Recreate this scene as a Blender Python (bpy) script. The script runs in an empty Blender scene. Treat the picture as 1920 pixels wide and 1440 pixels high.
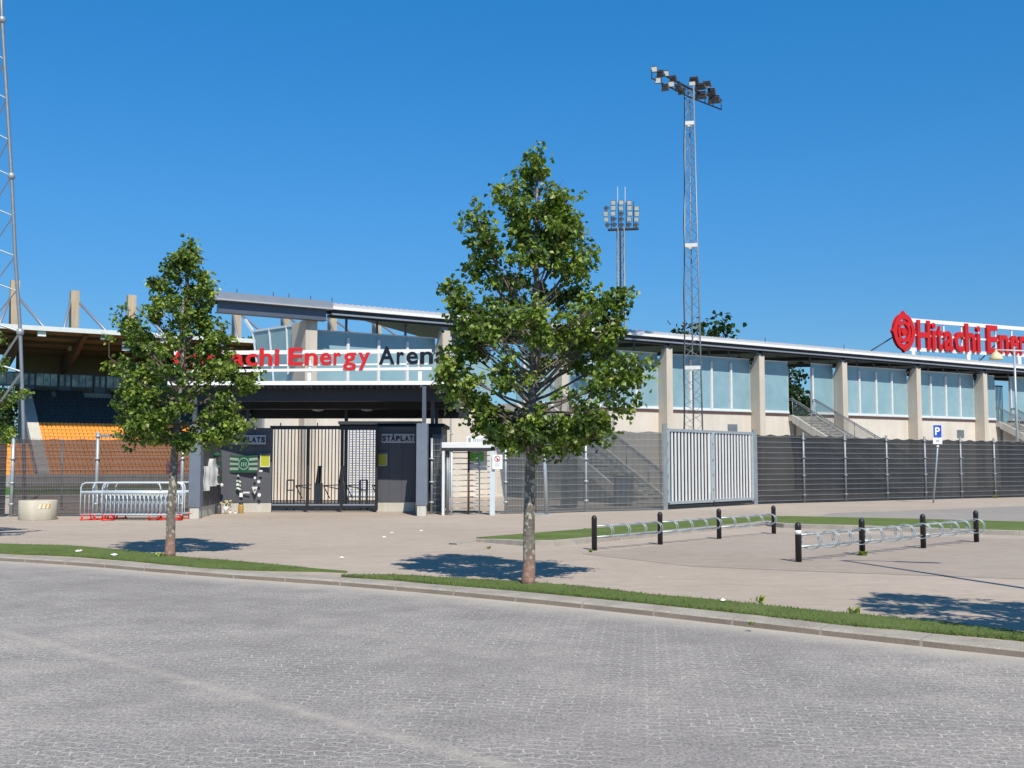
import bpy, math, random
from mathutils import Vector, Matrix, noise
R = math.radians
SC = bpy.context.scene
COL = SC.collection
random.seed(7)

# ------------------------------------------------------------------ camera
F = 2000.0; HZ = 868.0; CAMH = 1.65
PITCH = math.atan((HZ-720)/F)
cd = bpy.data.cameras.new('camera'); cam = bpy.data.objects.new('camera', cd); COL.objects.link(cam)
cam.location = (0, 0, CAMH); cam.rotation_euler = (math.pi/2+PITCH, 0, 0)
cd.sensor_width = 36; cd.lens = 36*F/1920; cd.clip_end = 6000; cd.clip_start = 0.1
SC.camera = cam
# ------------------------------------------------------------------ sky and sun
SUN_EL = 50.0; SUN_AZ = 163.7        # azimuth clockwise from +Y
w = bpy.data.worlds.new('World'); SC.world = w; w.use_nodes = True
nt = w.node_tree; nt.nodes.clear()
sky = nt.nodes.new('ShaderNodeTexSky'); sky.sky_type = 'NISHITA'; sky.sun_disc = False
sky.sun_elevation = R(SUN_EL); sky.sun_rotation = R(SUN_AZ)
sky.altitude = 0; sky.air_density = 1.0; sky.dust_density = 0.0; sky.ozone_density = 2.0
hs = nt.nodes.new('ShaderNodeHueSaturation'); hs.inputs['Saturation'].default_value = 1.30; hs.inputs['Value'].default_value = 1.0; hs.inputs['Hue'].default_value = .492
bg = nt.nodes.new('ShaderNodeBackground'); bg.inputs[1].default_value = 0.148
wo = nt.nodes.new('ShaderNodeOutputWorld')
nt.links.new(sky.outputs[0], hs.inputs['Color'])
# sky graded by height: no white horizon band; overhead dimmed to cut blue fill
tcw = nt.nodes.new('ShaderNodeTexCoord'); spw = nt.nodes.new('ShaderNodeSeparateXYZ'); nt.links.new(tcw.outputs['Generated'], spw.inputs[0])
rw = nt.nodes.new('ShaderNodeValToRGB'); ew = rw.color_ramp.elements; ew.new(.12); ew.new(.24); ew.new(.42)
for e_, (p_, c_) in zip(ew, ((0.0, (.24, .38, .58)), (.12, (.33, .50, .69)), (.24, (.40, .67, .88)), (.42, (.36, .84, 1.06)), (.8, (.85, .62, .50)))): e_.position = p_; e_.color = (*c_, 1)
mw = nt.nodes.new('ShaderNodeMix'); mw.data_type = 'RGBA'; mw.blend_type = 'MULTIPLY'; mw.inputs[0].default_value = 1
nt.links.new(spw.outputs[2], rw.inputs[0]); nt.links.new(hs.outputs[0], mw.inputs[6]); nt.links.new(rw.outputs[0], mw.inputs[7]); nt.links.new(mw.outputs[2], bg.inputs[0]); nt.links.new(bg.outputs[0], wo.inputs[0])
sl = bpy.data.lights.new('sun', 'SUN'); so = bpy.data.objects.new('sun', sl); COL.objects.link(so)
sl.energy = 4.9; sl.angle = R(0.53); sl.color = (1.0, 0.93, 0.82)
sdir = Vector((math.sin(R(SUN_AZ))*math.cos(R(SUN_EL)), math.cos(R(SUN_AZ))*math.cos(R(SUN_EL)), math.sin(R(SUN_EL))))
so.rotation_euler = sdir.to_track_quat('Z', 'Y').to_euler()
SC.view_settings.view_transform = 'Standard'; SC.view_settings.look = 'None'
SC.view_settings.exposure = 0.0; SC.view_settings.gamma = 1.0
SC.cycles.max_bounces = 6; SC.cycles.transparent_max_bounces = 24

# ------------------------------------------------------------------ geometry helpers
CP, SP = math.cos(PITCH), math.sin(PITCH)
def ray(px, py):
    x = (px-960)/F; y = (720-py)/F
    return Vector((x, CP-y*SP, SP+y*CP))
def G(px, py, z=0.0):
    r = ray(px, py); k = (z-CAMH)/r.z
    return Vector((r.x*k, r.y*k, z))
def A(px, py, D):
    r = ray(px, py); k = D/r.y
    return Vector((r.x*k, D, CAMH+r.z*k))
U = Vector((.856, .517, 0)); N = Vector((.517, -.856, 0)); P0 = Vector((-8.6, 48, 0))
def FW(t, s, z): return P0+U*t+N*s+Vector((0, 0, z))
def FQ(t, d, z): return FW(t, -d, z)

class MB:
    def __init__(s): s.v = []; s.f = []
    def add(s, vs, fs):
        o = len(s.v); s.v += [Vector(p) for p in vs]; s.f += [tuple(i+o for i in f) for f in fs]; return s
    def box(s, x0, x1, y0, y1, z0, z1, M=None):
        vs = [Vector((x, y, z)) for z in (z0, z1) for y in (y0, y1) for x in (x0, x1)]
        if M: vs = [M @ v if isinstance(M, Matrix) else M(v) for v in vs]
        return s.add(vs, [(0, 2, 3, 1), (4, 5, 7, 6), (0, 1, 5, 4), (2, 6, 7, 3), (0, 4, 6, 2), (1, 3, 7, 5)])
    def fbox(s, t0, t1, s0, s1, z0, z1):     # box in the facade frame
        return s.box(t0, t1, s0, s1, z0, z1, lambda v: FW(v.x, v.y, v.z))
    def bar(s, a, b, w, h, up=(0, 0, 1)):
        a = Vector(a); b = Vector(b); d = (b-a).normalized(); u = Vector(up)
        x = d.cross(u)
        if x.length < 1e-4: x = d.cross(Vector((1, 0, 0)))
        x.normalize(); y = x.cross(d)
        vs = [p+x*i*w/2+y*j*h/2 for p in (a, b) for (i, j) in ((-1, -1), (1, -1), (1, 1), (-1, 1))]
        return s.add(vs, [(0, 1, 2, 3), (7, 6, 5, 4), (0, 4, 5, 1), (1, 5, 6, 2), (2, 6, 7, 3), (3, 7, 4, 0)])
    def tube(s, pts, r, n=8, r2=None, cap=True):
        pts = [Vector(p) for p in pts]; m = len(pts)
        rs = r if isinstance(r, (list, tuple)) else [r+(((r2 if r2 is not None else r)-r)*i/(m-1)) for i in range(m)]
        o = len(s.v); prev = None
        for i, p in enumerate(pts):
            d = (pts[min(i+1, m-1)]-pts[max(i-1, 0)]).normalized()
            if prev is None:
                x = d.cross(Vector((0, 0, 1)))
                if x.length < 1e-3: x = Vector((1, 0, 0))
            else: x = prev-d*prev.dot(d)
            x.normalize(); prev = x; y = d.cross(x)
            for k in range(n):
                a = 2*math.pi*k/n; s.v.append(p+(x*math.cos(a)+y*math.sin(a))*rs[i])
        for i in range(m-1):
            for k in range(n):
                a = o+i*n+k; b = o+i*n+(k+1) % n; s.f.append((a, b, b+n, a+n))
        if cap: s.f.append(tuple(o+k for k in reversed(range(n)))); s.f.append(tuple(o+(m-1)*n+k for k in range(n)))
        return s
    def lathe(s, c, prof, n=24):
        c = Vector(c); o = len(s.v)
        for (r, z) in prof:
            for k in range(n):
                a = 2*math.pi*k/n; s.v.append(c+Vector((r*math.cos(a), r*math.sin(a), z)))
        for i in range(len(prof)-1):
            for k in range(n):
                a = o+i*n+k; b = o+i*n+(k+1) % n; s.f.append((a, b, b+n, a+n))
        s.f.append(tuple(o+k for k in reversed(range(n)))); s.f.append(tuple(o+(len(prof)-1)*n+k for k in range(n)))
        return s
    def prism(s, poly, d):
        d = Vector(d); n = len(poly); a = [Vector(p) for p in poly]
        return s.add(a+[p+d for p in a], [tuple(reversed(range(n))), tuple(range(n, 2*n))]+[(i, (i+1) % n, n+(i+1) % n, n+i) for i in range(n)])
    def build(s, name, mat, parent=None, smooth=False, loc=None, uv=None, bevel=0):
        me = bpy.data.meshes.new(name)
        base = Vector((0, 0, 0))
        if parent is None:
            if loc is None:
                xs = [v.x for v in s.v]; ys = [v.y for v in s.v]; zs = [v.z for v in s.v]
                base = Vector(((min(xs)+max(xs))/2, (min(ys)+max(ys))/2, min(zs)))
            else: base = Vector(loc)
        else:
            p = parent
            while p.parent: p = p.parent
            base = p.location.copy()
        me.from_pydata([tuple(v-base) for v in s.v], [], s.f); me.update()
        if smooth:
            for p in me.polygons: p.use_smooth = True
        ms = mat if isinstance(mat, list) else [mat]
        for m in ms: me.materials.append(m)
        o = bpy.data.objects.new(name, me); COL.objects.link(o)
        if parent is None: o.location = base
        else: o.parent = parent
        if uv:
            l = me.uv_layers.new(name='UVMap')
            for lp in me.loops: l.data[lp.index].uv = uv[lp.vertex_index]
        if bevel:
            b = o.modifiers.new('bevel', 'BEVEL'); b.width = bevel; b.segments = 2; b.limit_method = 'ANGLE'; b.angle_limit = R(40)
        return o
def tag(o, label, cat, group=None, kind=None):
    if kind: o['kind'] = kind
    if label: o['label'] = label
    if cat: o['category'] = cat
    if group: o['group'] = group
    return o
def thing(name, label, cat, loc, group=None):
    o = bpy.data.objects.new(name, None); COL.objects.link(o); o.location = loc; o.empty_display_size = .2
    return tag(o, label, cat, group)
def struct(o): o['kind'] = 'structure'; return o
def copy_tree(o, parent=None):
    c = o.copy(); COL.objects.link(c); c.parent = parent
    for ch in list(o.children): copy_tree(ch, c)
    return c

# ------------------------------------------------------------------ materials
def srgb(r, g, b):
    f = lambda c: (c/255/12.92 if c/255 <= .04045 else ((c/255+.055)/1.055)**2.4)
    return (f(r), f(g), f(b), 1)
class NT:
    def __init__(s, name):
        s.m = bpy.data.materials.new(name); s.m.use_nodes = True; s.t = s.m.node_tree; s.t.nodes.clear()
        s.out = s.t.nodes.new('ShaderNodeOutputMaterial'); s.b = s.t.nodes.new('ShaderNodeBsdfPrincipled')
        s.t.links.new(s.b.outputs[0], s.out.inputs[0]); s.tc = s.t.nodes.new('ShaderNodeTexCoord')
    def n(s, k, **kw):
        x = s.t.nodes.new(k)
        for a, v in kw.items():
            if a.startswith('i_'): x.inputs[a[2:].replace('_', ' ')].default_value = v
            else: setattr(x, a, v)
        return x
    def l(s, a, b): s.t.links.new(a, b)
    def noise(s, scale, detail=4, rough=.55, coord='Object', vec=None):
        x = s.n('ShaderNodeTexNoise', i_Scale=scale, i_Detail=detail, i_Roughness=rough)
        s.l(vec if vec else s.tc.outputs[coord], x.inputs['Vector']); return x.outputs['Fac']
    def ramp(s, fac, stops):
        x = s.n('ShaderNodeValToRGB'); e = x.color_ramp.elements
        while len(e) < len(stops): e.new(.5)
        for i, (p, c) in enumerate(stops): e[i].position = p; e[i].color = c if len(c) == 4 else (*c, 1)
        s.l(fac, x.inputs[0]); return x.outputs[0]
    def mix(s, fac, a, b, mode='MIX'):
        x = s.n('ShaderNodeMix', data_type='RGBA', blend_type=mode)
        for i, v in ((0, fac), (6, a), (7, b)):
            if hasattr(v, 'links'): s.l(v, x.inputs[i])
            else: x.inputs[i].default_value = v if i == 0 else (v if len(v) == 4 else (*v, 1))
        return x.outputs[2]
    def math(s, op, a, b=0.0, c=0.0):
        x = s.n('ShaderNodeMath', operation=op)
        for i, v in enumerate((a, b, c)):
            if hasattr(v, 'links'): s.l(v, x.inputs[i])
            else: x.inputs[i].default_value = v
        return x.outputs[0]
    def bump(s, h, strength=.3, dist=.01):
        x = s.n('ShaderNodeBump', i_Strength=strength, i_Distance=dist); s.l(h, x.inputs['Height']); s.l(x.outputs[0], s.b.inputs['Normal'])
    def col(s, c):
        if hasattr(c, 'links'): s.l(c, s.b.inputs['Base Color'])
        else: s.b.inputs['Base Color'].default_value = c
    def set(s, **k):
        for a, v in k.items(): s.b.inputs[a.replace('_', ' ')].default_value = v
def simple(name, c, rough=.6, metal=0, var=.12, scale=3, bump=0, fine=40, spec=None):
    m = NT(name); c = tuple(c[:3])
    n1 = m.noise(scale, 5); n2 = m.noise(fine, 3)
    d = tuple(x*(1-var) for x in c); e = tuple(min(1, x*(1+var)) for x in c)
    cc = m.ramp(m.math('ADD', m.math('MULTIPLY', n1, .7), m.math('MULTIPLY', n2, .3)), [(.3, d), (.7, e)])
    m.col(cc); m.set(Roughness=rough, Metallic=metal)
    if spec is not None: m.b.inputs['Specular IOR Level'].default_value = spec
    if bump: m.bump(n2, bump, .01)
    return m.m
M = {}
M['galv'] = simple('galvanised', (.42, .47, .49), .42, .35, .12, 6)
M['galv_dull'] = simple('galvanised_dull', (.27, .30, .32), .5, .4, .15, 5)
M['white_paint'] = simple('white_paint', (.86, .87, .87), .45, 0, .05)
M['offwhite'] = simple('offwhite', (.72, .73, .72), .6, 0, .08)
M['pale_blue_metal'] = simple('pale_blue_metal', (.60, .68, .72), .4, .1, .06)
M['black'] = simple('black_paint', (.018, .018, .022), .45, 0, .2)
M['navy'] = simple('navy_paint', (.012, .015, .026), .6, 0, .1, spec=.15)
M['red'] = simple('red_acrylic', (.62, .014, .012), .4, 0, .05)
M['redfoot'] = simple('red_plastic', (.75, .05, .035), .5, 0, .1)
M['dark_steel'] = simple('dark_steel', (.032, .035, .042), .5, .2, .15)
M['slate_steel'] = simple('slate_steel', (.105, .125, .16), .45, .2, .08)
M['slate_light'] = simple('slate_light', (.30, .33, .38), .45, .3, .06)
M['panel'] = simple('panel_grey', (.088, .092, .108), .55, 0, .10, 2)
M['panel_lit'] = simple('panel_grey_lit', (.17, .20, .25), .5, .1, .12, 3)  # paler copy of the panel grey, sunlight put into the columns' colour
M['wood'] = simple('wood_brown', (.13, .10, .065), .7, 0, .15, 2)
M['wood_beam'] = simple('wood_beam', (.07, .05, .035), .7, 0, .15, 2)
M['orange'] = simple('orange_seat', (.95, .34, .02), .5, 0, .08)
M['blackseat'] = simple('black_seat', (.015, .015, .02), .5, 0, .2)
M['whitegreen'] = simple('shaded_banner', (.30, .34, .31), .9, 0, .1)  # banner's white stripes greyed in colour for the shade they hang in
M['yellow'] = simple('yellow_notice', (.47, .48, .03), .6, 0, .08, 20)
M['green'] = simple('green_cloth', (.012, .085, .045), .9, 0, .2, 8)  # green darkened in colour for the shade over the banner
M['whitecloth'] = simple('white_cloth', (.70, .70, .67), .9, 0, .12, 10, .3)
M['lens'] = simple('lens', (.85, .84, .78), .2, 0, .03)
M['fin'] = simple('lamp_fin', (.14, .14, .15), .5, .5, .15)
M['cream_shade'] = simple('cream_shade', (.72, .63, .38), .5, 0, .05)
M['blue'] = simple('sign_blue', (.02, .08, .52), .4, 0, .03)
M['signgrey'] = simple('sign_grey', (.46, .46, .48), .5, 0, .06)
M['signgreen'] = simple('sign_green', (.16, .62, .05), .5, 0, .05)
M['pink'] = simple('pink_board', (.5, .03, .1), .5)
M['amber'] = simple('amber_glass', (.45, .28, .08), .3)
M['brown'] = simple('brown_trim', (.13, .065, .05), .6)
def concrete(name, c, streak=.25):
    m = NT(name); c = tuple(c)
    big = m.noise(.5, 5, .6); fine = m.noise(25, 4, .7)
    mp = m.n('ShaderNodeMapping'); mp.inputs['Scale'].default_value = (3.5, 3.5, .25); m.l(m.tc.outputs['Object'], mp.inputs[0])
    st = m.noise(1.0, 4, .6, vec=mp.outputs[0])
    base = m.ramp(big, [(.3, tuple(x*.88 for x in c)), (.7, tuple(x*1.06 for x in c))])
    sr = m.ramp(st, [(.42, (1-streak, 1-streak*1.15, 1-streak*1.4)), (.62, (1, 1, 1))])
    cc = m.mix(1.0, base, sr, 'MULTIPLY')
    cc = m.mix(.35, cc, m.ramp(fine, [(.3, (.35, .35, .35)), (.7, (.65, .65, .65))]), 'OVERLAY')
    m.col(cc); m.set(Roughness=.85); m.bump(fine, .25, .01); return m.m
M['conc'] = concrete('concrete_beige', (.70, .645, .56), .05)
M['conc_col'] = concrete('concrete_column', (.63, .565, .475), .08)
M['conc_grey'] = concrete('concrete_grey', (.42, .41, .385), .2)
M['conc_light'] = concrete('concrete_light', (.60, .585, .53), .12)
M['planter'] = concrete('planter_concrete', (.62, .575, .47), .1)
M['conc_far'] = concrete('concrete_pylon', (.56, .46, .33), .12)
# kerb stone: joints every metre through UV
m = NT('kerb_stone')
uvx = m.n('ShaderNodeSeparateXYZ'); m.l(m.tc.outputs['UV'], uvx.inputs[0])
fr = m.math('FRACT', uvx.outputs[0])
jt = m.math('LESS_THAN', m.math('ABSOLUTE', m.math('SUBTRACT', fr, .5)), .492)
n1 = m.noise(2.2, 6, .65); n2 = m.noise(45, 4, .7); n3 = m.noise(9, 5, .7)
base = m.ramp(n1, [(.3, (.29, .26, .225)), (.7, (.44, .40, .35))])
base = m.mix(m.ramp(n3, [(.62, (0, 0, 0)), (.7, (1, 1, 1))]), base, (.55, .53, .49))
base = m.mix(.5, base, m.ramp(n2, [(.3, (.3, .3, .3)), (.7, (.7, .7, .7))]), 'OVERLAY')
m.col(m.mix(jt, (.26, .235, .205), base)); m.set(Roughness=.9); m.bump(n2, .5, .01); M['kerb'] = m.m
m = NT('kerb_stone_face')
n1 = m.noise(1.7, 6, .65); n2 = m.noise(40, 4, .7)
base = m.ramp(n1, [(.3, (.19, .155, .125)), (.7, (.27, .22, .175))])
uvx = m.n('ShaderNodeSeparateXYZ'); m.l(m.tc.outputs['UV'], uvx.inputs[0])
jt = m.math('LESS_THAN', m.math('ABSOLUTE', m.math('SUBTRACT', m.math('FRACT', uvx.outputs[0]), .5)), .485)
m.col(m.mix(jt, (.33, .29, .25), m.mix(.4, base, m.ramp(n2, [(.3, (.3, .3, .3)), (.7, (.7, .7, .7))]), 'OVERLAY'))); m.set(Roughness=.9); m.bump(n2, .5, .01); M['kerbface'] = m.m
# road of interlocking blocks with sandy joints
m = NT('block_paving_road')
mp = m.n('ShaderNodeMapping'); mp.inputs['Rotation'].default_value = (0, 0, R(7)); m.l(m.tc.outputs['Object'], mp.inputs[0])
sp = m.n('ShaderNodeSeparateXYZ'); m.l(mp.outputs[0], sp.inputs[0])
wx = m.math('MULTIPLY', m.math('SINE', m.math('MULTIPLY', sp.outputs[0], 2*math.pi/.205)), .016)
wy = m.math('MULTIPLY', m.math('SINE', m.math('MULTIPLY', sp.outputs[1], 2*math.pi/.19)), .014)
cb = m.n('ShaderNodeCombineXYZ'); m.l(m.math('ADD', sp.outputs[0], wy), cb.inputs[0]); m.l(m.math('ADD', sp.outputs[1], wx), cb.inputs[1])
br = m.n('ShaderNodeTexBrick', i_Scale=1.0, i_Mortar_Size=.0055, i_Mortar_Smooth=.3, i_Brick_Width=.205, i_Row_Height=.0975)
br.inputs['Color1'].default_value = (.36, .36, .37, 1); br.inputs['Color2'].default_value = (.58, .575, .57, 1); br.inputs['Mortar'].default_value = (.42, .4, .37, 1)
m.l(cb.outputs[0], br.inputs['Vector'])
big = m.noise(.35, 6, .62); mid = m.noise(1.6, 6, .65); fine = m.noise(38, 5, .85); grit = m.noise(160, 3, .8)
stone = m.ramp(m.math('ADD', m.math('MULTIPLY', big, .5), m.math('MULTIPLY', mid, .5)), [(.36, (.245, .228, .224)), (.5, (.30, .28, .272)), (.66, (.395, .365, .34))])
stone = m.mix(.22, stone, br.outputs['Color'], 'OVERLAY')
stone = m.mix(.95, stone, m.ramp(fine, [(.34, (.16, .16, .16)), (.66, (.84, .84, .84))]), 'OVERLAY')
stone = m.mix(.9, stone, m.ramp(grit, [(.36, (.2, .2, .2)), (.64, (.8, .8, .8))]), 'OVERLAY')
jm = m.ramp(m.noise(.6, 4, .7), [(.36, (.05, .05, .05)), (.56, (1, 1, 1))])
jn = m.ramp(m.noise(7, 3, .7), [(.33, (.1, .1, .1)), (.55, (1, 1, 1))])
jf = m.math('MULTIPLY', m.math('MULTIPLY', br.outputs['Fac'], jm), jn)
c = m.mix(jf, stone, (.60, .565, .50))
# sand drifted to the kerb foot (UV y = metres from the kerb) and along one straight band of old setting sand
uvx = m.n('ShaderNodeSeparateXYZ'); m.l(m.tc.outputs['UV'], uvx.inputs[0])
e1 = m.math('SUBTRACT', 1.0, m.math('DIVIDE', uvx.outputs[1], .75)); e1 = m.math('MAXIMUM', e1, 0)
e1 = m.math('MULTIPLY', m.math('POWER', e1, 1.6), m.math('ADD', .55, m.math('MULTIPLY', mid, .9)))
so_ = m.n('ShaderNodeSeparateXYZ'); m.l(m.tc.outputs['Object'], so_.inputs[0])
def line_d(ax, ay, bx, by, wd):
    L = math.hypot(bx-ax, by-ay); nx, ny = -(by-ay)/L, (bx-ax)/L
    d = m.math('ADD', m.math('ADD', m.math('MULTIPLY', so_.outputs[0], nx), m.math('MULTIPLY', so_.outputs[1], ny)), -(ax*nx+ay*ny))
    d = m.math('ADD', d, m.math('MULTIPLY', m.math('SUBTRACT', mid, .5), .12))
    tt = m.math('ADD', m.math('ADD', m.math('MULTIPLY', so_.outputs[0], (bx-ax)/L), m.math('MULTIPLY', so_.outputs[1], (by-ay)/L)), -((ax*(bx-ax)+ay*(by-ay))/L))
    inside = m.math('MULTIPLY', m.math('GREATER_THAN', tt, -3), m.math('LESS_THAN', tt, L+.6))
    v = m.math('MAXIMUM', m.math('SUBTRACT', 1.0, m.math('DIVIDE', m.math('ABSOLUTE', d), wd)), 0)
    return m.math('MULTIPLY', m.math('MULTIPLY', v, inside), m.ramp(m.noise(5, 5, .7), [(.34, (.1, .1, .1)), (.6, (1, 1, 1))]))
ROADL = [G(80, 1205, -.07), G(830, 1405, -.07), G(140, 1338, -.07), G(330, 1305, -.07)]
s1 = line_d(ROADL[0].x, ROADL[0].y, ROADL[1].x, ROADL[1].y, .13)
c = m.mix(m.math('MINIMUM', m.math('ADD', e1, m.math('MULTIPLY', s1, .62)), .9), c, (.50, .455, .40))
stn = m.ramp(m.noise(1.1, 3, .5), [(.68, (0, 0, 0)), (.76, (.45, .45, .45))]); c = m.mix(stn, c, (.16, .15, .15))
m.col(c); m.set(Roughness=.88); m.b.inputs['Specular IOR Level'].default_value = .3
hh = m.math('ADD', m.math('MULTIPLY', br.outputs['Fac'], -.6), m.math('MULTIPLY', fine, .5)); m.bump(hh, .55, .008); M['road'] = m.m
# plaza: beige concrete pavers
def plaza(name, c0, c1):
    m = NT(name)
    br = m.n('ShaderNodeTexBrick', i_Scale=1.0, i_Mortar_Size=.004, i_Mortar_Smooth=.4, i_Brick_Width=.21, i_Row_Height=.105)
    br.inputs['Color1'].default_value = (.42, .42, .42, 1); br.inputs['Color2'].default_value = (.58, .58, .58, 1); br.inputs['Mortar'].default_value = (.36, .36, .36, 1)
    m.l(m.tc.outputs['Object'], br.inputs['Vector'])
    big = m.noise(.22, 6, .6); fine = m.noise(70, 3, .7)
    mp_ = m.n('ShaderNodeMapping'); mp_.inputs['Scale'].default_value = (.7, 2.6, 1); mp_.inputs['Rotation'].default_value = (0, 0, R(-6)); m.l(m.tc.outputs['Object'], mp_.inputs[0])
    mid = m.noise(1.0, 6, .72, vec=mp_.outputs[0])
    st = m.ramp(m.math('ADD', m.math('MULTIPLY', big, .55), m.math('MULTIPLY', mid, .45)), [(.33, c0), (.66, c1)])
    st = m.mix(.35, st, br.outputs['Color'], 'OVERLAY'); st = m.mix(.45, st, m.ramp(fine, [(.3, (.32, .32, .32)), (.7, (.68, .68, .68))]), 'OVERLAY')
    pale = m.ramp(m.noise(3.1, 3, .6), [(.70, (0, 0, 0)), (.74, (.7, .7, .7))])
    st = m.mix(pale, st, (.62, .59, .54))
    dk = m.ramp(m.noise(.9, 5, .75), [(.60, (0, 0, 0)), (.72, (.28, .28, .28))]); st = m.mix(dk, st, (.24, .20, .175))
    m.col(st); m.set(Roughness=.9); m.b.inputs['Specular IOR Level'].default_value = .25; m.bump(fine, .4, .006); return m.m
M['plaza'] = plaza('plaza_pavers', (.40, .335, .28), (.50, .425, .36))
M['bikepave'] = plaza('bike_bay_pavers', (.34, .285, .24), (.44, .375, .325))
M['asphalt'] = plaza('grey_asphalt', (.29, .265, .245), (.37, .34, .315))
def turf(name, c0, c1):
    m = NT(name); a = m.noise(1.2, 5, .6); b = m.noise(90, 3, .8)
    st = m.ramp(a, [(.3, c0), (.7, c1)]); st = m.mix(.8, st, m.ramp(b, [(.25, (.2, .2, .2)), (.75, (.8, .8, .8))]), 'OVERLAY')
    st = m.mix(m.ramp(m.noise(14, 4, .7), [(.66, (0, 0, 0)), (.75, (.55, .55, .55))]), st, (.30, .27, .2))
    m.col(st); m.set(Roughness=.85); m.b.inputs['Specular IOR Level'].default_value = .15; m.bump(b, .8, .02); return m.m
M['turf'] = turf('artificial_turf', (.115, .165, .042), (.17, .225, .07))
M['pitch'] = turf('pitch_grass', (.06, .15, .04), (.09, .20, .055))
M['terrain'] = simple('terrain', (.16, .15, .11), .95, 0, .2, .02)
# bark with lichen and a reddish foot
m = NT('lichen_bark'); a = m.noise(9, 5, .65); b = m.noise(34, 4, .7); l1 = m.noise(13, 3, .55)
c = m.ramp(a, [(.3, (.10, .085, .07)), (.7, (.26, .225, .185))])
vz = m.n('ShaderNodeTexVoronoi', i_Scale=17.0); m.l(m.tc.outputs['Object'], vz.inputs['Vector'])
c = m.mix(m.ramp(m.math('ADD', l1, m.math('MULTIPLY', vz.outputs['Distance'], -.35)), [(.36, (0, 0, 0)), (.43, (.85, .85, .85))]), c, (.50, .48, .38))
sz = m.n('ShaderNodeSeparateXYZ'); m.l(m.tc.outputs['Object'], sz.inputs[0])
c = m.mix(m.math('MULTIPLY', m.ramp(m.math('ADD', sz.outputs[2], m.math('MULTIPLY', a, .25)), [(.36, (1, 1, 1)), (.62, (0, 0, 0))]), .75), c, (.36, .19, .15))
m.col(c); m.set(Roughness=.9); m.bump(b, .8, .02); M['bark'] = m.m
M['twig'] = simple('twig_bark', (.16, .13, .10), .85, 0, .25, 10)
def leafmat(name, cols, trans=.24):
    m = NT(name)
    at = m.n('ShaderNodeAttribute', attribute_name='leafcol')
    c = m.ramp(at.outputs['Fac'], [(i/(len(cols)-1), k) for i, k in enumerate(cols)])
    m.col(c); m.set(Roughness=.42); m.b.inputs['Specular IOR Level'].default_value = .45
    tr = m.n('ShaderNodeBsdfTranslucent'); m.l(m.mix(1, c, (1.3, 1.5, .5), 'MULTIPLY'), tr.inputs[0])
    mx = m.n('ShaderNodeMixShader'); mx.inputs[0].default_value = trans
    m.l(m.b.outputs[0], mx.inputs[1]); m.l(tr.outputs[0], mx.inputs[2]); m.l(mx.outputs[0], m.out.inputs[0]); return m.m
M['leaf'] = leafmat('linden_leaf', [(.03, .065, .012), (.09, .15, .022), (.20, .285, .04), (.42, .48, .09)])
M['leafdark'] = leafmat('far_leaf', [(.02, .045, .012), (.035, .075, .018), (.06, .11, .028)], .2)
# frosted glass, blue of the sky reflection put into its base colour
m = NT('frosted_glass'); a = m.noise(.25, 4, .6); b = m.noise(1.4, 5, .6)
c = m.ramp(m.math('ADD', m.math('MULTIPLY', a, .6), m.math('MULTIPLY', b, .4)), [(.34, (.21, .35, .41)), (.5, (.26, .41, .465)), (.68, (.32, .47, .50))])
m.col(c); m.set(Roughness=.22, Metallic=0.0); m.b.inputs['Specular IOR Level'].default_value = .6; M['frost'] = m.m
m = NT('clear_glass'); m.col((.12, .16, .17, 1)); m.set(Roughness=.08)
tr = m.n('ShaderNodeBsdfTransparent'); mx = m.n('ShaderNodeMixShader'); mx.inputs[0].default_value = .62
m.l(m.b.outputs[0], mx.inputs[1]); m.l(tr.outputs[0], mx.inputs[2]); m.l(mx.outputs[0], m.out.inputs[0]); M['clear'] = m.m
m = NT('booth_window'); m.col(m.ramp(m.noise(.9, 3), [(.4, (.10, .13, .15)), (.6, (.42, .47, .50))])); m.set(Roughness=.08); m.b.inputs['Specular IOR Level'].default_value = .8; M['boxglass'] = m.m
def cloth(name, c, alpha):
    m = NT(name); a = m.noise(.6, 5, .65); b = m.noise(60, 2, .6)
    mp = m.n('ShaderNodeMapping'); mp.inputs['Scale'].default_value = (3.0, 3.0, .35); m.l(m.tc.outputs['Object'], mp.inputs[0])
    f = m.noise(1.0, 4, .6, vec=mp.outputs[0])
    cc = m.ramp(m.math('ADD', m.math('MULTIPLY', a, .5), m.math('MULTIPLY', f, .5)), [(.32, tuple(x*.62 for x in c)), (.68, tuple(x*1.45 for x in c))])
    cc = m.mix(.5, cc, m.ramp(b, [(.3, (.3, .3, .3)), (.7, (.7, .7, .7))]), 'OVERLAY')
    m.col(cc); m.set(Roughness=.85)
    tr = m.n('ShaderNodeBsdfTransparent'); mx = m.n('ShaderNodeMixShader'); mx.inputs[0].default_value = 1-alpha
    m.l(m.b.outputs[0], mx.inputs[1]); m.l(tr.outputs[0], mx.inputs[2]); m.l(mx.outputs[0], m.out.inputs[0]); return m.m
M['cloth_dark'] = cloth('windbreak_cloth', (.024, .027, .033), .95)
M['cloth_thin'] = cloth('thin_windbreak_cloth', (.04, .04, .04), .74)
M['cloth_left'] = cloth('worn_windbreak_cloth', (.055, .030, .028), .78)

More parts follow.
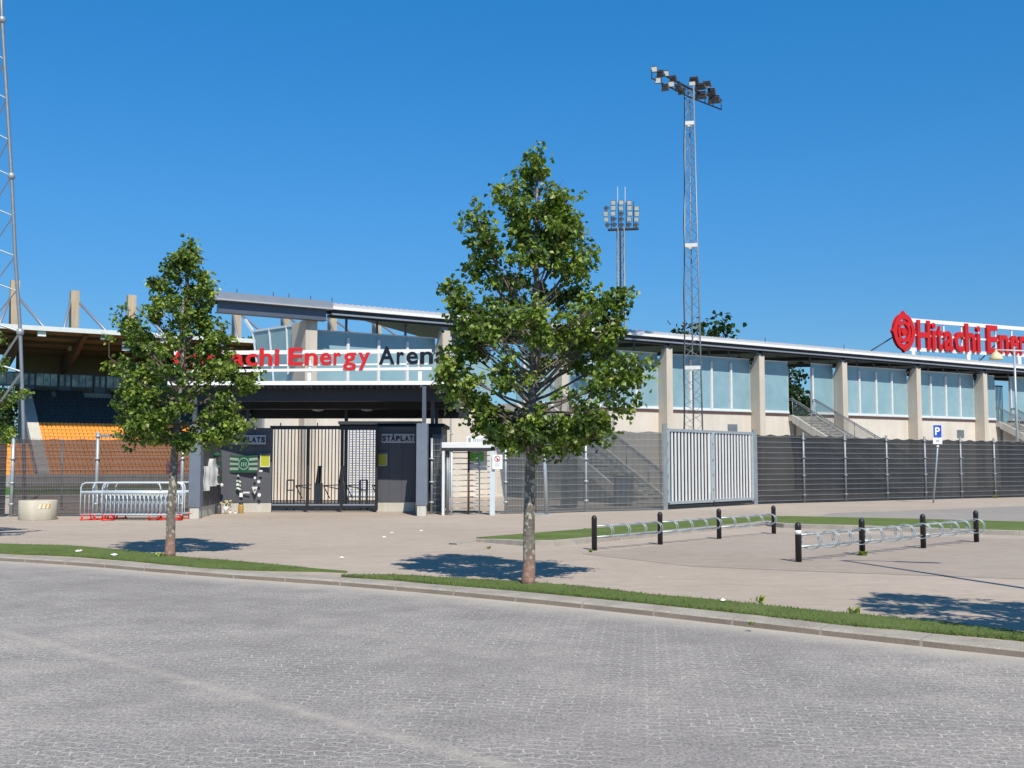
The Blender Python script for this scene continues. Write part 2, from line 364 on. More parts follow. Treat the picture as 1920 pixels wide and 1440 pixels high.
# ------------------------------------------------------------------ glyphs
GL = {}
def glyph(ch, off=.022):
    key = (ch, off)
    if key in GL: return GL[key]
    cu = bpy.data.curves.new('g', 'FONT'); cu.body = ch; cu.size = 1; cu.offset = off; cu.resolution_u = 4
    ob = bpy.data.objects.new('g', cu); COL.objects.link(ob); bpy.context.view_layer.update()
    me = bpy.data.meshes.new_from_object(ob.evaluated_get(bpy.context.evaluated_depsgraph_get()))
    vs = [v.co.copy() for v in me.vertices]; fs = [tuple(p.vertices) for p in me.polygons]
    bpy.data.objects.remove(ob); bpy.data.meshes.remove(me); bpy.data.curves.remove(cu)
    x0 = min(v.x for v in vs); x1 = max(v.x for v in vs); GL[key] = (vs, fs, x0, x1); return GL[key]
ADV = dict(H=.722, i=.278, t=.333, a=.556, c=.556, h=.611, E=.667, n=.611, e=.556, r=.389, g=.611, y=.556, A=.722, S=.667, T=.611, P=.667, L=.611)
ADV['Å'] = .722; ADV[' '] = .278
def capH():
    vs = glyph('H', .022)[0]; return max(v.y for v in vs)-min(v.y for v in vs), min(v.y for v in vs)
def letter_mb(ch, x, cap, org, ux, uz, thick, xs=1.0, off=.022):
    """extruded letter: org + ux*x is its left edge, cap its capital height"""
    vs, fs, x0, x1 = glyph(ch, off); ch_, y0 = capH(); em = cap/.72
    adv = ADV.get(ch, .6)*em*xs; sb = .045*em*xs
    ky = cap/ch_; kx = (adv-2*sb)/max(x1-x0, .01)
    n = ux.cross(uz).normalized()
    P = [org+ux*(x+sb+(v.x-x0)*kx)+uz*((v.y-y0)*ky) for v in vs]
    mb = MB(); k = len(P)
    from collections import Counter
    ed = Counter()
    for f in fs:
        for i in range(len(f)): ed[(f[i], f[(i+1) % len(f)])] += 1
    side = [(a, b, b+k, a+k) for (a, b) in ed if (b, a) not in ed]
    mb.add(P+[p-n*thick for p in P], list(fs)+[tuple(i+k for i in reversed(f)) for f in fs]+side)
    return mb, adv
def text_parts(s, org, ux, uz, cap, thick, mats, parent, xs=1.0, name='letter', off=.022):
    x = 0
    for i, ch in enumerate(s):
        if ch == ' ': x += ADV[' ']*cap/.72*xs; continue
        mb, adv = letter_mb(ch, x, cap, org, ux, uz, thick, xs, off); mb.build(name, mats(i), parent); x += adv
    return x

# ================================================================== SETTING
kb_px = [(0, 1052), (63, 1055), (167, 1062), (280, 1072), (483, 1088), (640, 1098), (850, 1117), (1020, 1133), (1200, 1152), (1313, 1166), (1472, 1183), (1651, 1205), (1843, 1224), (1920, 1233)]
RZ = -.07
K = [Vector((-60, 43, RZ)), Vector((-30, 29, RZ)), Vector((-14.5, 21.7, RZ))]+[G(x, y, RZ) for x, y in kb_px]+[Vector((8.5, 5.9, RZ)), Vector((16, -1.5, RZ)), Vector((40, -22, RZ))]
# resample smoothly
def smooth_line(P, step=.5):
    out = []
    for i in range(len(P)-1):
        p0, p1, p2, p3 = P[max(i-1, 0)], P[i], P[i+1], P[min(i+2, len(P)-1)]
        n = max(1, int((p2-p1).length/step))
        for k in range(n):
            t = k/n; out.append(.5*((2*p1)+(p2-p0)*t+(2*p0-5*p1+4*p2-p3)*t*t+(3*p1-p0-3*p2+p3)*t*t*t))
    out.append(P[-1]); return out
KL = smooth_line(K)
# light smoothing of measurement jitter
for _ in range(3): KL = [KL[0]]+[(KL[i-1]+KL[i]*2+KL[i+1])/4 for i in range(1, len(KL)-1)]+[KL[-1]]
def normals(L):
    out = []
    for i in range(len(L)):
        d = (L[min(i+1, len(L)-1)]-L[max(i-1, 0)]); d.z = 0; d.normalize(); out.append(Vector((-d.y, d.x, 0)))
    return out
KN = normals(KL)          # pointing away from the camera (back)
arc = [0]
for i in range(1, len(KL)): arc.append(arc[-1]+(KL[i]-KL[i-1]).length)
# road
offs = [0, .25, .6, 1.2, 3, 8, 20, 60]
mb = MB(); uv = []
for i, p in enumerate(KL):
    for o in offs: mb.v.append(Vector((p.x, p.y-o, RZ))); uv.append((arc[i], o*.75))
n = len(offs)
for i in range(len(KL)-1):
    for j in range(n-1): a = i*n+j; mb.f.append((a, a+1, a+n+1, a+n))
struct(mb.build('road', M['road'], uv=uv, loc=(0, 0, RZ)))
# kerb: top with rounded nose, and face
mb = MB(); uv = []; rnd = random.Random(3)
prof = [(0, RZ), (.008, -.018), (.03, .0), (.16, .006), (.33, .010), (.36, .004)]
for i, p in enumerate(KL):
    for (o, z) in prof: mb.v.append(p+KN[i]*o+Vector((0, 0, z-RZ+rnd.uniform(-.003, .003)*(z > -.05)))); uv.append((arc[i], o))
n = len(prof)
mf = []
for i in range(len(KL)-1):
    for j in range(n-1): a = i*n+j; mb.f.append((a, a+n, a+n+1, a+1)); mf.append(1 if j == 0 else 0)
kerb = mb.build('kerb', [M['kerb'], M['kerbface']], uv=uv, loc=(0, 0, 0)); struct(kerb)
for p, k in zip(kerb.data.polygons, mf): p.material_index = k
# plaza sheet
back = [KL[i]+KN[i]*.34+Vector((0, 0, -RZ)) for i in range(0, len(KL))]
far = [FQ(90, 15, 0), FQ(-75, 15, 0)]
poly = back+[Vector((60, 20, 0))]+far
mb = MB(); mb.add(poly, [tuple(range(len(poly)))])
mb.add([FQ(90, 15, 0), FQ(-75, 15, 0), FQ(-75, 21, -1.0), FQ(90, 21, -1.0)], [(0, 1, 2, 3)])
struct(mb.build('plaza', M['plaza'], loc=(0, 0, 0)))
mb = MB(); mb.add([(-3000, -800, -1.06), (3000, -800, -1.06), (3000, 4000, -1.06), (-3000, 4000, -1.06)], [(0, 1, 2, 3)])
struct(mb.build('ground', M['terrain'], loc=(0, 0, -1.06)))
mb = MB(); mb.add([FQ(-60, 17, -1.02), FQ(90, 17, -1.02), FQ(90, 86, -1.02), FQ(-60, 86, -1.02)], [(0, 1, 2, 3)])
struct(mb.build('running_track', M['asphalt'], loc=(0, 0, -1.02)))
mb = MB(); mb.add([FQ(-40, 30, -1.0), FQ(80, 30, -1.0), FQ(80, 84, -1.0), FQ(-40, 84, -1.0)], [(0, 1, 2, 3)])
tag(mb.build('pitch_grass', M['pitch'], loc=(0, 0, -1.0)), 'mown green football pitch behind the entrance fences', 'grass', kind='stuff')
# service road behind the bike bay
mb = MB(); mb.add([Vector((8.8, 31.9, .004)), Vector((14.5, 29.2, .004)), Vector((45, 14, .004)), Vector((60, 25, .004)), Vector((26, 45.2, .004)), G(1700, 957, .004), G(1560, 962, .004)], [(0, 1, 2, 3, 4, 5, 6)])
struct(mb.build('service_road', M['asphalt']))
# bike bay darker pavers
mb = MB(); mb.add([G(1090, 1038, .004), G(1300, 1062, .004), G(1490, 1070, .004), G(1900, 1085, .004), Vector((14, 15, .004)), Vector((19, 20.4, .004)), G(1920, 1010, .004), G(1465, 998, .004)], [(0, 1, 2, 3, 4, 5, 6, 7)])
struct(mb.build('bike_bay_paving', M['bikepave']))
# grass verge strips along the kerb
def ribbon(name, top, bot, label, z=.012):
    T = smooth_line([G(x, y, z) for x, y in top], .25); B = smooth_line([G(x, y, z) for x, y in bot], .25)
    poly = T+list(reversed(B)); mb = MB(); rr = random.Random(5)
    poly = [p+Vector((rr.uniform(-.012, .012), rr.uniform(-.02, .02), 0)) for p in poly]
    mb.prism([Vector((p.x, p.y, .002)) for p in poly], (0, 0, z+.012))
    for _ in range(9000):      # short blades, thicker and more ragged along the edges
        f = rr.random()*.96; i = f*(len(T)-1); j = f*(len(B)-1); a_ = T[int(i)].lerp(T[min(len(T)-1, int(i)+1)], i % 1); b_ = B[int(j)].lerp(B[min(len(B)-1, int(j)+1)], j % 1)
        g = rr.random(); g = g if rr.random() < .5 else (rr.uniform(-.05, .08) if g < .5 else rr.uniform(.92, 1.04)); p = a_.lerp(b_, g); az = rr.uniform(0, 6.28); h_ = rr.uniform(.012, .042); dx_ = Vector((math.cos(az), math.sin(az), 0))
        o_ = len(mb.v); mb.v += [Vector((p.x, p.y, .012))-dx_*.006, Vector((p.x, p.y, .012))+dx_*.006, Vector((p.x, p.y, .014+h_))+Vector((-dx_.y, dx_.x, 0))*h_*.6]; mb.f.append((o_, o_+1, o_+2))
    return tag(mb.build(name, M['turf']), label, 'grass', kind='stuff')
ribbon('grass_verge', [(-600, 985), (-200, 1008), (0, 1020), (130, 1024), (245, 1034), (330, 1044), (430, 1052), (520, 1060), (600, 1068), (650, 1072)],
       [(-600, 1003), (-200, 1024), (0, 1037), (120, 1042), (245, 1051), (330, 1060), (400, 1066), (520, 1070), (600, 1071), (650, 1073)], 'green verge along the kerb tapering off beside the left tree')
ribbon('grass_verge', [(640, 1080), (740, 1079), (850, 1085), (960, 1091), (1093, 1101), (1211, 1115), (1339, 1126), (1459, 1139), (1617, 1154), (1800, 1173), (1920, 1188), (2150, 1218)],
       [(640, 1081), (740, 1087), (850, 1098), (960, 1106), (1100, 1119), (1211, 1131), (1339, 1144), (1459, 1158), (1617, 1175), (1800, 1190), (1920, 1201), (2150, 1238)], 'long green verge along the kerb below the tall middle tree')
# raised turf island with edging
isl = [G(893, 1015), G(990, 1023), G(1040, 1023), G(1240, 1004), G(1416, 987), G(1432, 984), G(1470, 989), G(1600, 993), G(1920, 1004), Vector((20, 19.9, 0)), Vector((22.5, 23.2, 0)), G(1920, 984), G(1700, 978), G(1480, 973), G(1440, 973), G(1290, 983), G(1100, 998)]
mb = MB(); mb.prism([Vector((p.x, p.y, .002)) for p in isl], (0, 0, .085)); tag(mb.build('grass_island', M['turf']), 'raised green turf island bending around the bike racks', 'grass', kind='stuff')
front = smooth_line([G(852, 1021)]+[p+Vector((0, -.12, 0)) for p in isl[:10]], .4)
mb = MB(); FN = normals(front); ar = 0; uv = []
for i, p in enumerate(front):
    if i: ar += (front[i]-front[i-1]).length
    h = min(.11, .02+.05*i*.4)
    for (o, z) in ((-.06, 0), (-.055, h-.01), (-.03, h), (.12, h+.002), (.125, 0)): mb.v.append(p+FN[i]*o+Vector((0, 0, z))); uv.append((ar, o))
for i in range(len(front)-1):
    for j in range(4): a = i*5+j; mb.f.append((a, a+5, a+6, a+1))
struct(mb.build('island_kerb', M['kerb'], uv=uv, loc=(0, 0, 0)))
bk = smooth_line([isl[i] for i in (16, 15, 14, 13, 12, 11, 10)], .5); BN = normals(bk); mb = MB(); uv = []
for i, p in enumerate(bk):
    for (o, z) in ((-.02, .002), (-.02, .09), (.09, .09), (.09, .002)): mb.v.append(p+BN[i]*o+Vector((0, 0, z))); uv.append((i*.5, o))
for i in range(len(bk)-1):
    for j in range(3): a = i*4+j; mb.f.append((a, a+4, a+5, a+1))
struct(mb.build('island_edging', M['kerb'], uv=uv, loc=(0, 0, 0)))

# ================================================================== TREES
def leaf_cloud(centers, per, sig, size, rnd, upbias=.35):
    V = []; Fc = []; C = []
    for (c, k, tone) in centers:
        for _ in range(int(per*k)):
            o = Vector((rnd.gauss(0, sig), rnd.gauss(0, sig), rnd.gauss(0, sig*.75)))
            p = c+o; s = size*rnd.uniform(.7, 1.25)
            az = rnd.uniform(0, 2*math.pi); tl = rnd.uniform(-.2, 1.15)
            d = Vector((math.cos(az)*math.cos(tl), math.sin(az)*math.cos(tl), -math.sin(tl)))
            nn = Vector((rnd.gauss(0, .6), rnd.gauss(0, .6), rnd.uniform(.2, 1.0)))
            sd = d.cross(nn)
            if sd.length < 1e-3: continue
            sd.normalize(); up = sd.cross(d)*.18*s
            b = len(V)
            V += [p, p+d*s*.28+sd*s*.46+up, p+d*s*.72+sd*s*.34+up*.6, p+d*s*1.05, p+d*s*.72-sd*s*.34+up*.6, p+d*s*.28-sd*s*.46+up]
            Fc += [(b, b+1, b+2, b+3), (b, b+3, b+4, b+5)]
            t = min(1, max(0, tone+rnd.gauss(0, .16))); C += [t]*6
    return V, Fc, C
def build_leaves(name, V, Fc, C, mat, parent):
    mb = MB(); mb.v = V; mb.f = Fc
    o = mb.build(name, mat, parent)
    at = o.data.attributes.new('leafcol', 'FLOAT', 'POINT'); at.data.foreach_set('value', C); return o
def interp(tab, z):
    if z <= tab[0][0]: return tab[0][1:]
    for a, b in zip(tab, tab[1:]):
        if z <= b[0]:
            k = (z-a[0])/(b[0]-a[0]); return tuple(a[i]+(b[i]-a[i])*k for i in range(1, len(a)))
    return tab[-1][1:]
def street_tree(base, leader, prof, zfirst, ztop, label, seed, rbase=.085, dens=1.0, group='young lindens along the kerb', nlimb=46, lobes=()):
    """leader: list of (z, dx); prof: (z, left radius, right radius)"""
    rnd = random.Random(seed)
    t = thing('tree', label, 'tree', base, group)
    def lead(z): return base+Vector((interp(leader, z)[0], 0, z))
    zz = [0, .08, .3, .8, 1.3, 1.8, 2.2, 2.8, 3.4, 4.0, 4.6, 5.2, ztop-.2]; zz = [z for z in zz if z < ztop-.25]+[ztop-.2]
    rr = [rbase*(1.25 if z < .05 else 1.1 if z < .2 else max(.09, (1-z/ztop))**.75*1.02) for z in zz]
    MB().tube([lead(z)+Vector((rnd.uniform(-.012, .012), 0, 0)) for z in zz], rr, 12).build('trunk', M['bark'], t, True)
    limbs = MB(); cents = []
    def branch(p, d, L, r, depth):
        pts = [p]; q = p.copy(); dd = d.copy(); n = 5
        for i in range(n):
            dd = (dd+Vector((rnd.gauss(0, .10), rnd.gauss(0, .10), .05+rnd.gauss(0, .06)))).normalized(); q = q+dd*L/n
            if depth == 0 and i >= 1:
                o_ = q-lead(q.z-base.z); l, r_ = interp(prof, q.z-base.z); ca = o_.x/max(math.hypot(o_.x, o_.y), .01)
                lim = (r_ if ca > 0 else l)*abs(ca)**1.2+(l+r_)/2*(1-abs(ca)**1.2)
                if math.hypot(o_.x, o_.y) > lim*1.0 or q.z-base.z > ztop-.08: q = pts[-1].lerp(q, .12)
            pts.append(q.copy())
        limbs.tube(pts, r, 5 if depth == 0 else 4, r*.3, cap=False)
        return pts, dd
    ga = rnd.uniform(0, 6)
    for i in range(nlimb):
        f = (i+.5)/nlimb; z = zfirst-.1+(ztop-.35-zfirst)*f**1.6
        az = ga+i*2.39996+rnd.uniform(-.35, .35)
        # target reach: limbs rise, so look up the outline where the tip ends
        up = R(rnd.uniform(38, 64)) if f > .6 else (R(rnd.uniform(18, 48)) if f > .3 else R(rnd.uniform(-12, 14)))
        zt = z
        for _ in range(3):
            l, r_ = interp(prof, zt); ca = math.cos(az)
            rad = (r_ if ca > 0 else l)*abs(ca)**1.2+min(l, r_, (l+r_)/2)*(1-abs(ca)**1.2)
            zt = z+rad*math.tan(up)
        rad = max(.12, rad*rnd.uniform(.82, 1.12)); L = rad/math.cos(up)
        d = Vector((math.cos(az)*math.cos(up), math.sin(az)*math.cos(up), math.sin(up)-.12))
        pts, dd = branch(lead(z), d.normalized(), L, max(.008, .034*(1-f)**.8*(L/1.4)), 0)
        tone = rnd.uniform(.25, .62)
        side = max(3, int(L*10))
        for k in range(side):
            g = rnd.uniform(.30, 1.0)**.8; j = min(4, int(g*5)); a = pts[j].lerp(pts[j+1], g*5-j) if j < 5 else pts[-1]
            sa = rnd.uniform(0, 2*math.pi); q = dd.cross(Vector((0, 0, 1))).normalized(); q2 = dd.cross(q)
            sd = (dd*.55+q*math.cos(sa)*.9+q2*math.sin(sa)*.55).normalized(); sl_ = rnd.uniform(.14, .36)*min(1, .55+L*.4)
            p2, d2 = branch(a, sd, sl_, .006, 1)
            tn = tone+rnd.uniform(-.15, .15)
            cents.append((p2[-1], rnd.uniform(.7, 1.3), tn)); 
            if rnd.random() < .55: cents.append((p2[2], rnd.uniform(.4, .8), tn-.1))
        cents.append((pts[-1], 1.0, tone))
    extra = []
    for (dx, zt, zs) in lobes:
        for w_ in range(2):
            dy = rnd.uniform(-.45, .45); tip = base+Vector((dx*rnd.uniform(.9, 1.0), dy*min(1, abs(dx)), zt-w_*rnd.uniform(.05, .2))); st_ = lead(zs+w_*.12)
            mid = st_.lerp(tip, .5)+Vector((0, 0, -.06*abs(dx)))+Vector((rnd.gauss(0, .04), rnd.gauss(0, .04), 0)); q3 = mid.lerp(tip, .55)+Vector((rnd.gauss(0, .04), rnd.gauss(0, .04), rnd.gauss(0, .03)))
            limbs.tube([st_, st_.lerp(mid, .5)+Vector((0, 0, -.02)), mid, q3, tip], .021, 5, .006, cap=False)
            tn = rnd.uniform(.3, .65)
            for _ in range(int(4+6.5*(tip-st_).length)):
                g = rnd.uniform(.38, 1.0)**.7; p = (mid.lerp(q3, (g-.38)/.3) if g < .68 else q3.lerp(tip, (g-.68)/.32))
                o_ = p+Vector((rnd.gauss(0, .10), rnd.gauss(0, .12), rnd.gauss(.02, .10)))
                limbs.tube([p, p.lerp(o_, .6)+Vector((0, 0, .02)), o_], .0055, 4, .002, cap=False); extra.append((o_, rnd.uniform(.5, 1.0), tn+rnd.uniform(-.2, .2)))
    for k in range(10): extra.append((lead(ztop-.08-.09*k)+Vector((rnd.uniform(-.05, .05)*(1+k*.35), rnd.uniform(-.05, .05)*(1+k*.35), 0)), .55, .5))
    limbs.build('limbs', M['twig'], t, True)
    keep = []
    for (c, k, tn) in cents:
        z = c.z-base.z; l, r_ = interp(prof, z); o_ = c-lead(z); rd = math.hypot(o_.x, o_.y); ca = o_.x/max(rd, .01)
        lim = (r_ if ca > 0 else l)*abs(ca)**1.2+(l+r_)/2*(1-abs(ca)**1.2)
        gap = noise.noise(c*2.1+Vector((seed, 0, 0)))+.45*noise.noise(c*5.3)
        if rd < lim*1.08+.05 and prof[0][0]-.12 < z < ztop and rnd.random() < (.66 if z > 3.6 else .78) and gap > (-.10 if z > 3.4 else -.25): keep.append((c, k, min(1, max(0, tn+.35*gap))))
    V, Fc, C = leaf_cloud(keep+extra, 25*dens, .056, .068, rnd)
    print('leaves', seed, len(C)//6)
    build_leaves('crown', V, Fc, C, M['leaf'], t); return t
b2 = G(990, 1097); b1 = G(317, 1044)
street_tree(b2, [(0, 0), (2, .04), (4, .12), (6.1, .14)],
            [(1.85, .35, .6), (2.05, .62, 1.0), (2.3, .88, 1.25), (2.58, 1.08, 1.62), (2.87, 1.2, 1.5), (3.15, 1.15, 1.35), (3.45, .95, 1.15), (3.75, .75, 1.0), (4.0, .62, .85), (4.2, .5, .8), (4.7, .34, .62), (5.05, .28, .5), (5.3, .26, .34), (5.5, .26, .22), (5.62, .26, .16), (5.85, .17, .12), (6.2, .06, .08)],
            1.95, 6.16, 'tallest street tree, in the middle between entrance turnstile and kerb', 11, dens=.95, nlimb=84, lobes=((-.75, 5.07, 3.4), (-.82, 4.6, 3.2), (-.32, 5.5, 4.4), (.54, 5.42, 4.3), (.62, 5.0, 3.9), (.75, 4.6, 3.7), (.82, 4.15, 3.3), (-1.14, 4.1, 2.8), (-.95, 3.6, 2.5), (-1.2, 3.2, 2.3), (1.44, 4.1, 2.7), (1.25, 3.6, 2.5), (1.55, 3.1, 2.3), (1.58, 2.85, 2.1), (1.25, 2.4, 2.0), (.95, 2.15, 1.95), (-.96, 2.6, 2.0), (-.7, 2.25, 1.95), (-1.14, 2.87, 2.15)))
street_tree(b1, [(0, 0), (2, .06), (3.6, .18), (5.7, .22)],
            [(1.95, .4, .7), (2.2, .85, 1.2), (2.55, 1.05, 1.25), (2.9, 1.05, 1.15), (3.3, 1.0, .95), (3.6, .85, .7), (3.9, .72, .5), (4.3, .66, .4), (4.85, .5, .36), (5.1, .3, .3), (5.4, .22, .26), (5.65, .14, .2), (5.8, .08, .12)],
            2.1, 5.74, 'left street tree standing in front of the metal crowd barriers', 23, dens=1.0, nlimb=70, lobes=((-1.04, 4.33, 3.0), (-.75, 4.1, 3.0), (-.39, 5.0, 3.9), (.26, 5.5, 4.5), (.54, 4.85, 3.9), (.5, 4.4, 3.6), (.9, 4.05, 3.0), (1.35, 3.3, 2.5), (1.3, 2.35, 2.1), (1.1, 2.8, 2.2), (-1.0, 3.5, 2.6), (-.95, 2.84, 2.2), (-.76, 2.25, 2.1)))
street_tree(Vector((-12.0, 23.0, 0)), [(0, 0), (3, .05), (5.6, .1)],
            [(1.9, .5, .7), (2.3, 1.0, 1.2), (3.0, 1.3, 1.42), (3.6, 1.1, 1.1), (4.4, .7, .7), (5.2, .3, .3), (5.6, .1, .1)],
            1.95, 5.5, 'tree cut off by the left edge with only leaf tips showing', 31, dens=1, nlimb=55)
street_tree(Vector((5.95, 9.1, 0)), [(0, 0), (3, .03), (5.4, .06)],
            [(1.9, .5, .5), (2.3, .95, 1.2), (3.0, 1.2, 1.35), (3.6, 1.1, 1.1), (4.4, .7, .7), (5.2, .3, .3), (5.5, .1, .1)],
            2.0, 5.4, 'tree beyond the right edge whose shadow falls on the pavement', 37, dens=.9, nlimb=52)
# distant trees
def far_tree(base, h, w, label, seed, mat='leafdark', conif=False):
    rnd = random.Random(seed); t = thing('tree', label, 'tree', base, 'trees far behind the stadium')
    MB().tube([base, base+Vector((0, 0, h*.55)), base+Vector((0, 0, h*.9))], [h*.022, h*.015, h*.004], 8).build('trunk', M['twig'], t, True)
    br = MB(); cents = []
    for i in range(60 if not conif else 40):
        if conif:
            f = rnd.random(); z = h*(.15+.85*f); rad = w/2*(1-f)*rnd.uniform(.4, 1); az = rnd.uniform(0, 6.28)
            c = base+Vector((math.cos(az)*rad, math.sin(az)*rad, z))
        else:
            th = math.acos(rnd.uniform(-1, 1)); az = rnd.uniform(0, 6.28); q = rnd.uniform(.45, 1)
            c = base+Vector((math.sin(th)*math.cos(az)*w/2*q, math.sin(th)*math.sin(az)*w/2*q, h*.62+math.cos(th)*h*.38*q))
        br.tube([base+Vector((0, 0, min(h*.7, max(h*.2, c.z-base.z-h*.15)))), c], h*.006, 4, h*.002, cap=False)
        cents.append((c, 1, rnd.uniform(.2, .75)))
    br.build('limbs', M['twig'], t)
    V, Fc, C = leaf_cloud(cents, 60, h*.05, h*.034, rnd); build_leaves('crown', V, Fc, C, M[mat], t)
far_tree(Vector((26.6, 150, -1)), 23.6, 9.5, 'broad dark tree rising over the roof behind the near floodlight mast', 41)
far_tree(Vector((31.2, 152, -1)), 19.9, 6, 'smaller tree showing low over the roof right of the floodlight mast', 45)
far_tree(Vector((39.2, 150, -1)), 15.6, 7, 'tree seen through the open doorway above the stairs', 42)
far_tree(Vector((43.2, 150, -1)), 13.4, 7, 'lower tree filling the doorway above the stairs on its right', 46)
far_tree(Vector((-56, 226, -1)), 28.2, 6, 'dark spruce tip over the far stand roof beside the entrance', 43, conif=True)

far_tree(Vector((-79, 168, -1)), 15, 12, 'green tree behind the left end of the far stand', 51)
far_tree(Vector((-88, 172, -1)), 17, 13, 'tree at the left edge behind the mast leg', 52)
# ================================================================== MAIN STAND
st = thing('grandstand', 'long beige concrete grandstand with frosted glass bays under a grey roof', 'grandstand', FW(20, 0, 0))
LJ = [-.95+6.8*j for j in range(-0, 10)]      # left face of each column
LJ = [-1.05, 5.75, 12.55, 19.35, 26.15, 33.0, 39.8, 46.6, 53.4, 60.2]
mb = MB(); mb.fbox(-2.6, 68, -.35, 0, 0, 4.42)
mb.build('wall', M['conc'], st)
mb = MB(); mb.prism([FW(-2.6, -.35, 0), FW(-2.6, -.35, 4.42), FW(-2.6, -2.5, 4.42), FW(-2.6, -13, .6), FW(-2.6, -13, -1)], U*.3); mb.build('end_wall', M['conc_grey'], st)
mb = MB()
for t0 in [x for x in range(0, 68, 7)]: pass
mb.fbox(-2.5, 68, -3.2, -.36, 4.2, 4.38)
for k in range(16): mb.fbox(-2.2, 68, -3.2-.75*(k+1), -3.2-.75*k, 4.15-.3*(k+1)-.25, 4.15-.3*(k+1))
mb.build('terrace', M['conc_grey'], st)
zr = lambda t: 8.58-.0068*t
for i, t0 in enumerate(LJ):
    c = MB(); z1 = zr(t0)-.60; dpt = .75
    poly = [FW(t0, .003, 0), FW(t0, .003, z1-.75), FW(t0, .38, z1), FW(t0, dpt, z1), FW(t0, dpt, 0)]
    if i == 0: poly = [FW(t0, -1.1, 0), FW(t0, -1.1, z1), FW(t0, dpt, z1), FW(t0, dpt, 0)]
    c.prism(poly, U*(.42 if i else .55)); c.build('column', M['conc_col'], st, bevel=.02)
    br_ = MB(); br_.fbox(t0+.06, t0+.34, .45, .62, z1+.002, z1+.32); br_.build('roof_bracket', M['slate_light'], st)
    if i in (1, 4, 7):
        d = MB(); d.tube([FW(t0+.56, .5, 0), FW(t0+.56, .5, z1+.15)], .055, 10); 
        for z in (1.2, 3.0, 4.9, 6.6): d.fbox(t0+.46, t0+.66, .42, .58, z, z+.05)
        d.build('drainpipe', M['galv'], st, True)
OPEN = {1: (8.8, 10.7), 4: (29.2, 31.15), 7: (48.9, 50.6)}
def pane(a, b, z0, z1, fr=True):
    f = MB(); w_ = .12
    f.fbox(a, a+w_, -.12, .05, z0, z1-.3); f.fbox(b-w_*.1, b, -.12, .0, z0, z1-.3)
    f.fbox(a+w_, b-w_*.1, -.12, .03, z0, z0+.10); f.fbox(a, b, -.12, -.01, z1-.05, z1)
    o = f.build('window', M['offwhite'], st)
    g = MB(); g.fbox(a+.003, b-.003, -.07, -.05, z0+.10, z1-.053); g.build('glass_pane', M['frost'], o)
for i in range(len(LJ)-1):
    a = LJ[i]+(.42 if i else .55); b = LJ[i+1]
    if i in OPEN:
        o0, o1 = OPEN[i]; segs = [(a, a+.55), (a+.55, o0), (o1, b)]
        if o0-a < 1.3: segs = [(a, o0), (o1, b)]
    else:
        cuts = [a, b-4.55, b-3.02, b-1.55, b]; segs = list(zip(cuts, cuts[1:]))
    for (p, q) in segs: pane(p, q, 4.62, 7.66)
    for (p, q) in ([(a, b)] if i not in OPEN else [(a, OPEN[i][0]), (OPEN[i][1], b)]):
        s_ = MB(); s_.fbox(p, q, -.3, .04, 4.425, 4.56); s_.build('sill', M['brown'], st)
        s_ = MB(); s_.fbox(p, q, -.3, .07, 4.562, 4.618); s_.build('sill_flashing', M['pale_blue_metal'], st)
    for (p, q) in segs[1:]:
        po = MB(); po.fbox(p-.03, p+.06, -.17, -.08, 7.662, zr(p)-.25); po.build('clerestory_post', M['slate_steel'], st)
for k, (t_, z_) in enumerate([(24.7, 4.0), (45, 3.9)]):
    v = MB(); v.fbox(t_-.35, t_+.35, .002, .05, 3.35, 3.85)
    for q in range(6): v.fbox(t_-.33, t_+.33, .05, .065, 3.39+q*.075, 3.42+q*.075)
    v.build('vent', M['galv_dull'], st)
# roof
def zroof(t, s): return zr(t)+.07*(1.2-s)
def roofpt(t, s, dz): return FW(t, s, zroof(t, s)+dz)
t0r, t1r = .0, 68
mb = MB(); pl = [(-5.2, .8), (68, .8), (68, -11), (10.5, -11), (1.0, .4)]
mb.add([roofpt(t, s, -.10) for t, s in pl]+[roofpt(t, s, -.30) for t, s in pl], [(0, 1, 2, 3, 4), (9, 8, 7, 6, 5), (0, 5, 6, 1), (1, 6, 7, 2), (2, 7, 8, 3), (3, 8, 9, 4), (4, 9, 5, 0)])
mb.build('roof', M['dark_steel'], st)
mb = MB()          # corrugated sheet edge
L = 68-.15; nn = 500
prev = None; rows = []
for k in range(nn+1):
    t = .15+L*k/nn; z = .20 if k % 2 else .135
    rows.append((roofpt(t, .93, z), roofpt(t, .2, z), roofpt(t, .93, -.02)))
for k in range(nn):
    a, b = rows[k], rows[k+1]; mb.add([a[0], b[0], b[1], a[1]], [(0, 1, 2, 3)]); mb.add([a[2], b[2], b[0], a[0]], [(0, 1, 2, 3)])
mb.build('roof_sheet', M['signgrey'], st)
def eave(name, s0, s1, z0, z1, mat, a=.05, b=68):
    e = MB(); e.add([FW(a, s0, zr(a)+z0), FW(b, s0, zr(b)+z0), FW(b, s1, zr(b)+z0), FW(a, s1, zr(a)+z0), FW(a, s0, zr(a)+z1), FW(b, s0, zr(b)+z1), FW(b, s1, zr(b)+z1), FW(a, s1, zr(a)+z1)],
                    [(3, 2, 1, 0), (4, 5, 6, 7), (0, 1, 5, 4), (1, 2, 6, 5), (2, 3, 7, 6), (3, 0, 4, 7)]); return e.build(name, mat, st)
eave('gutter', .95, 1.10, -.10, .03, M['white_paint'])
eave('fascia', .82, .94, -.26, -.103, M['dark_steel'])
eave('eave_trim', .82, .97, -.335, -.263, M['slate_light'])
eave('soffit_beam', .45, .75, -.42, -.30, M['black'])
mb = MB()
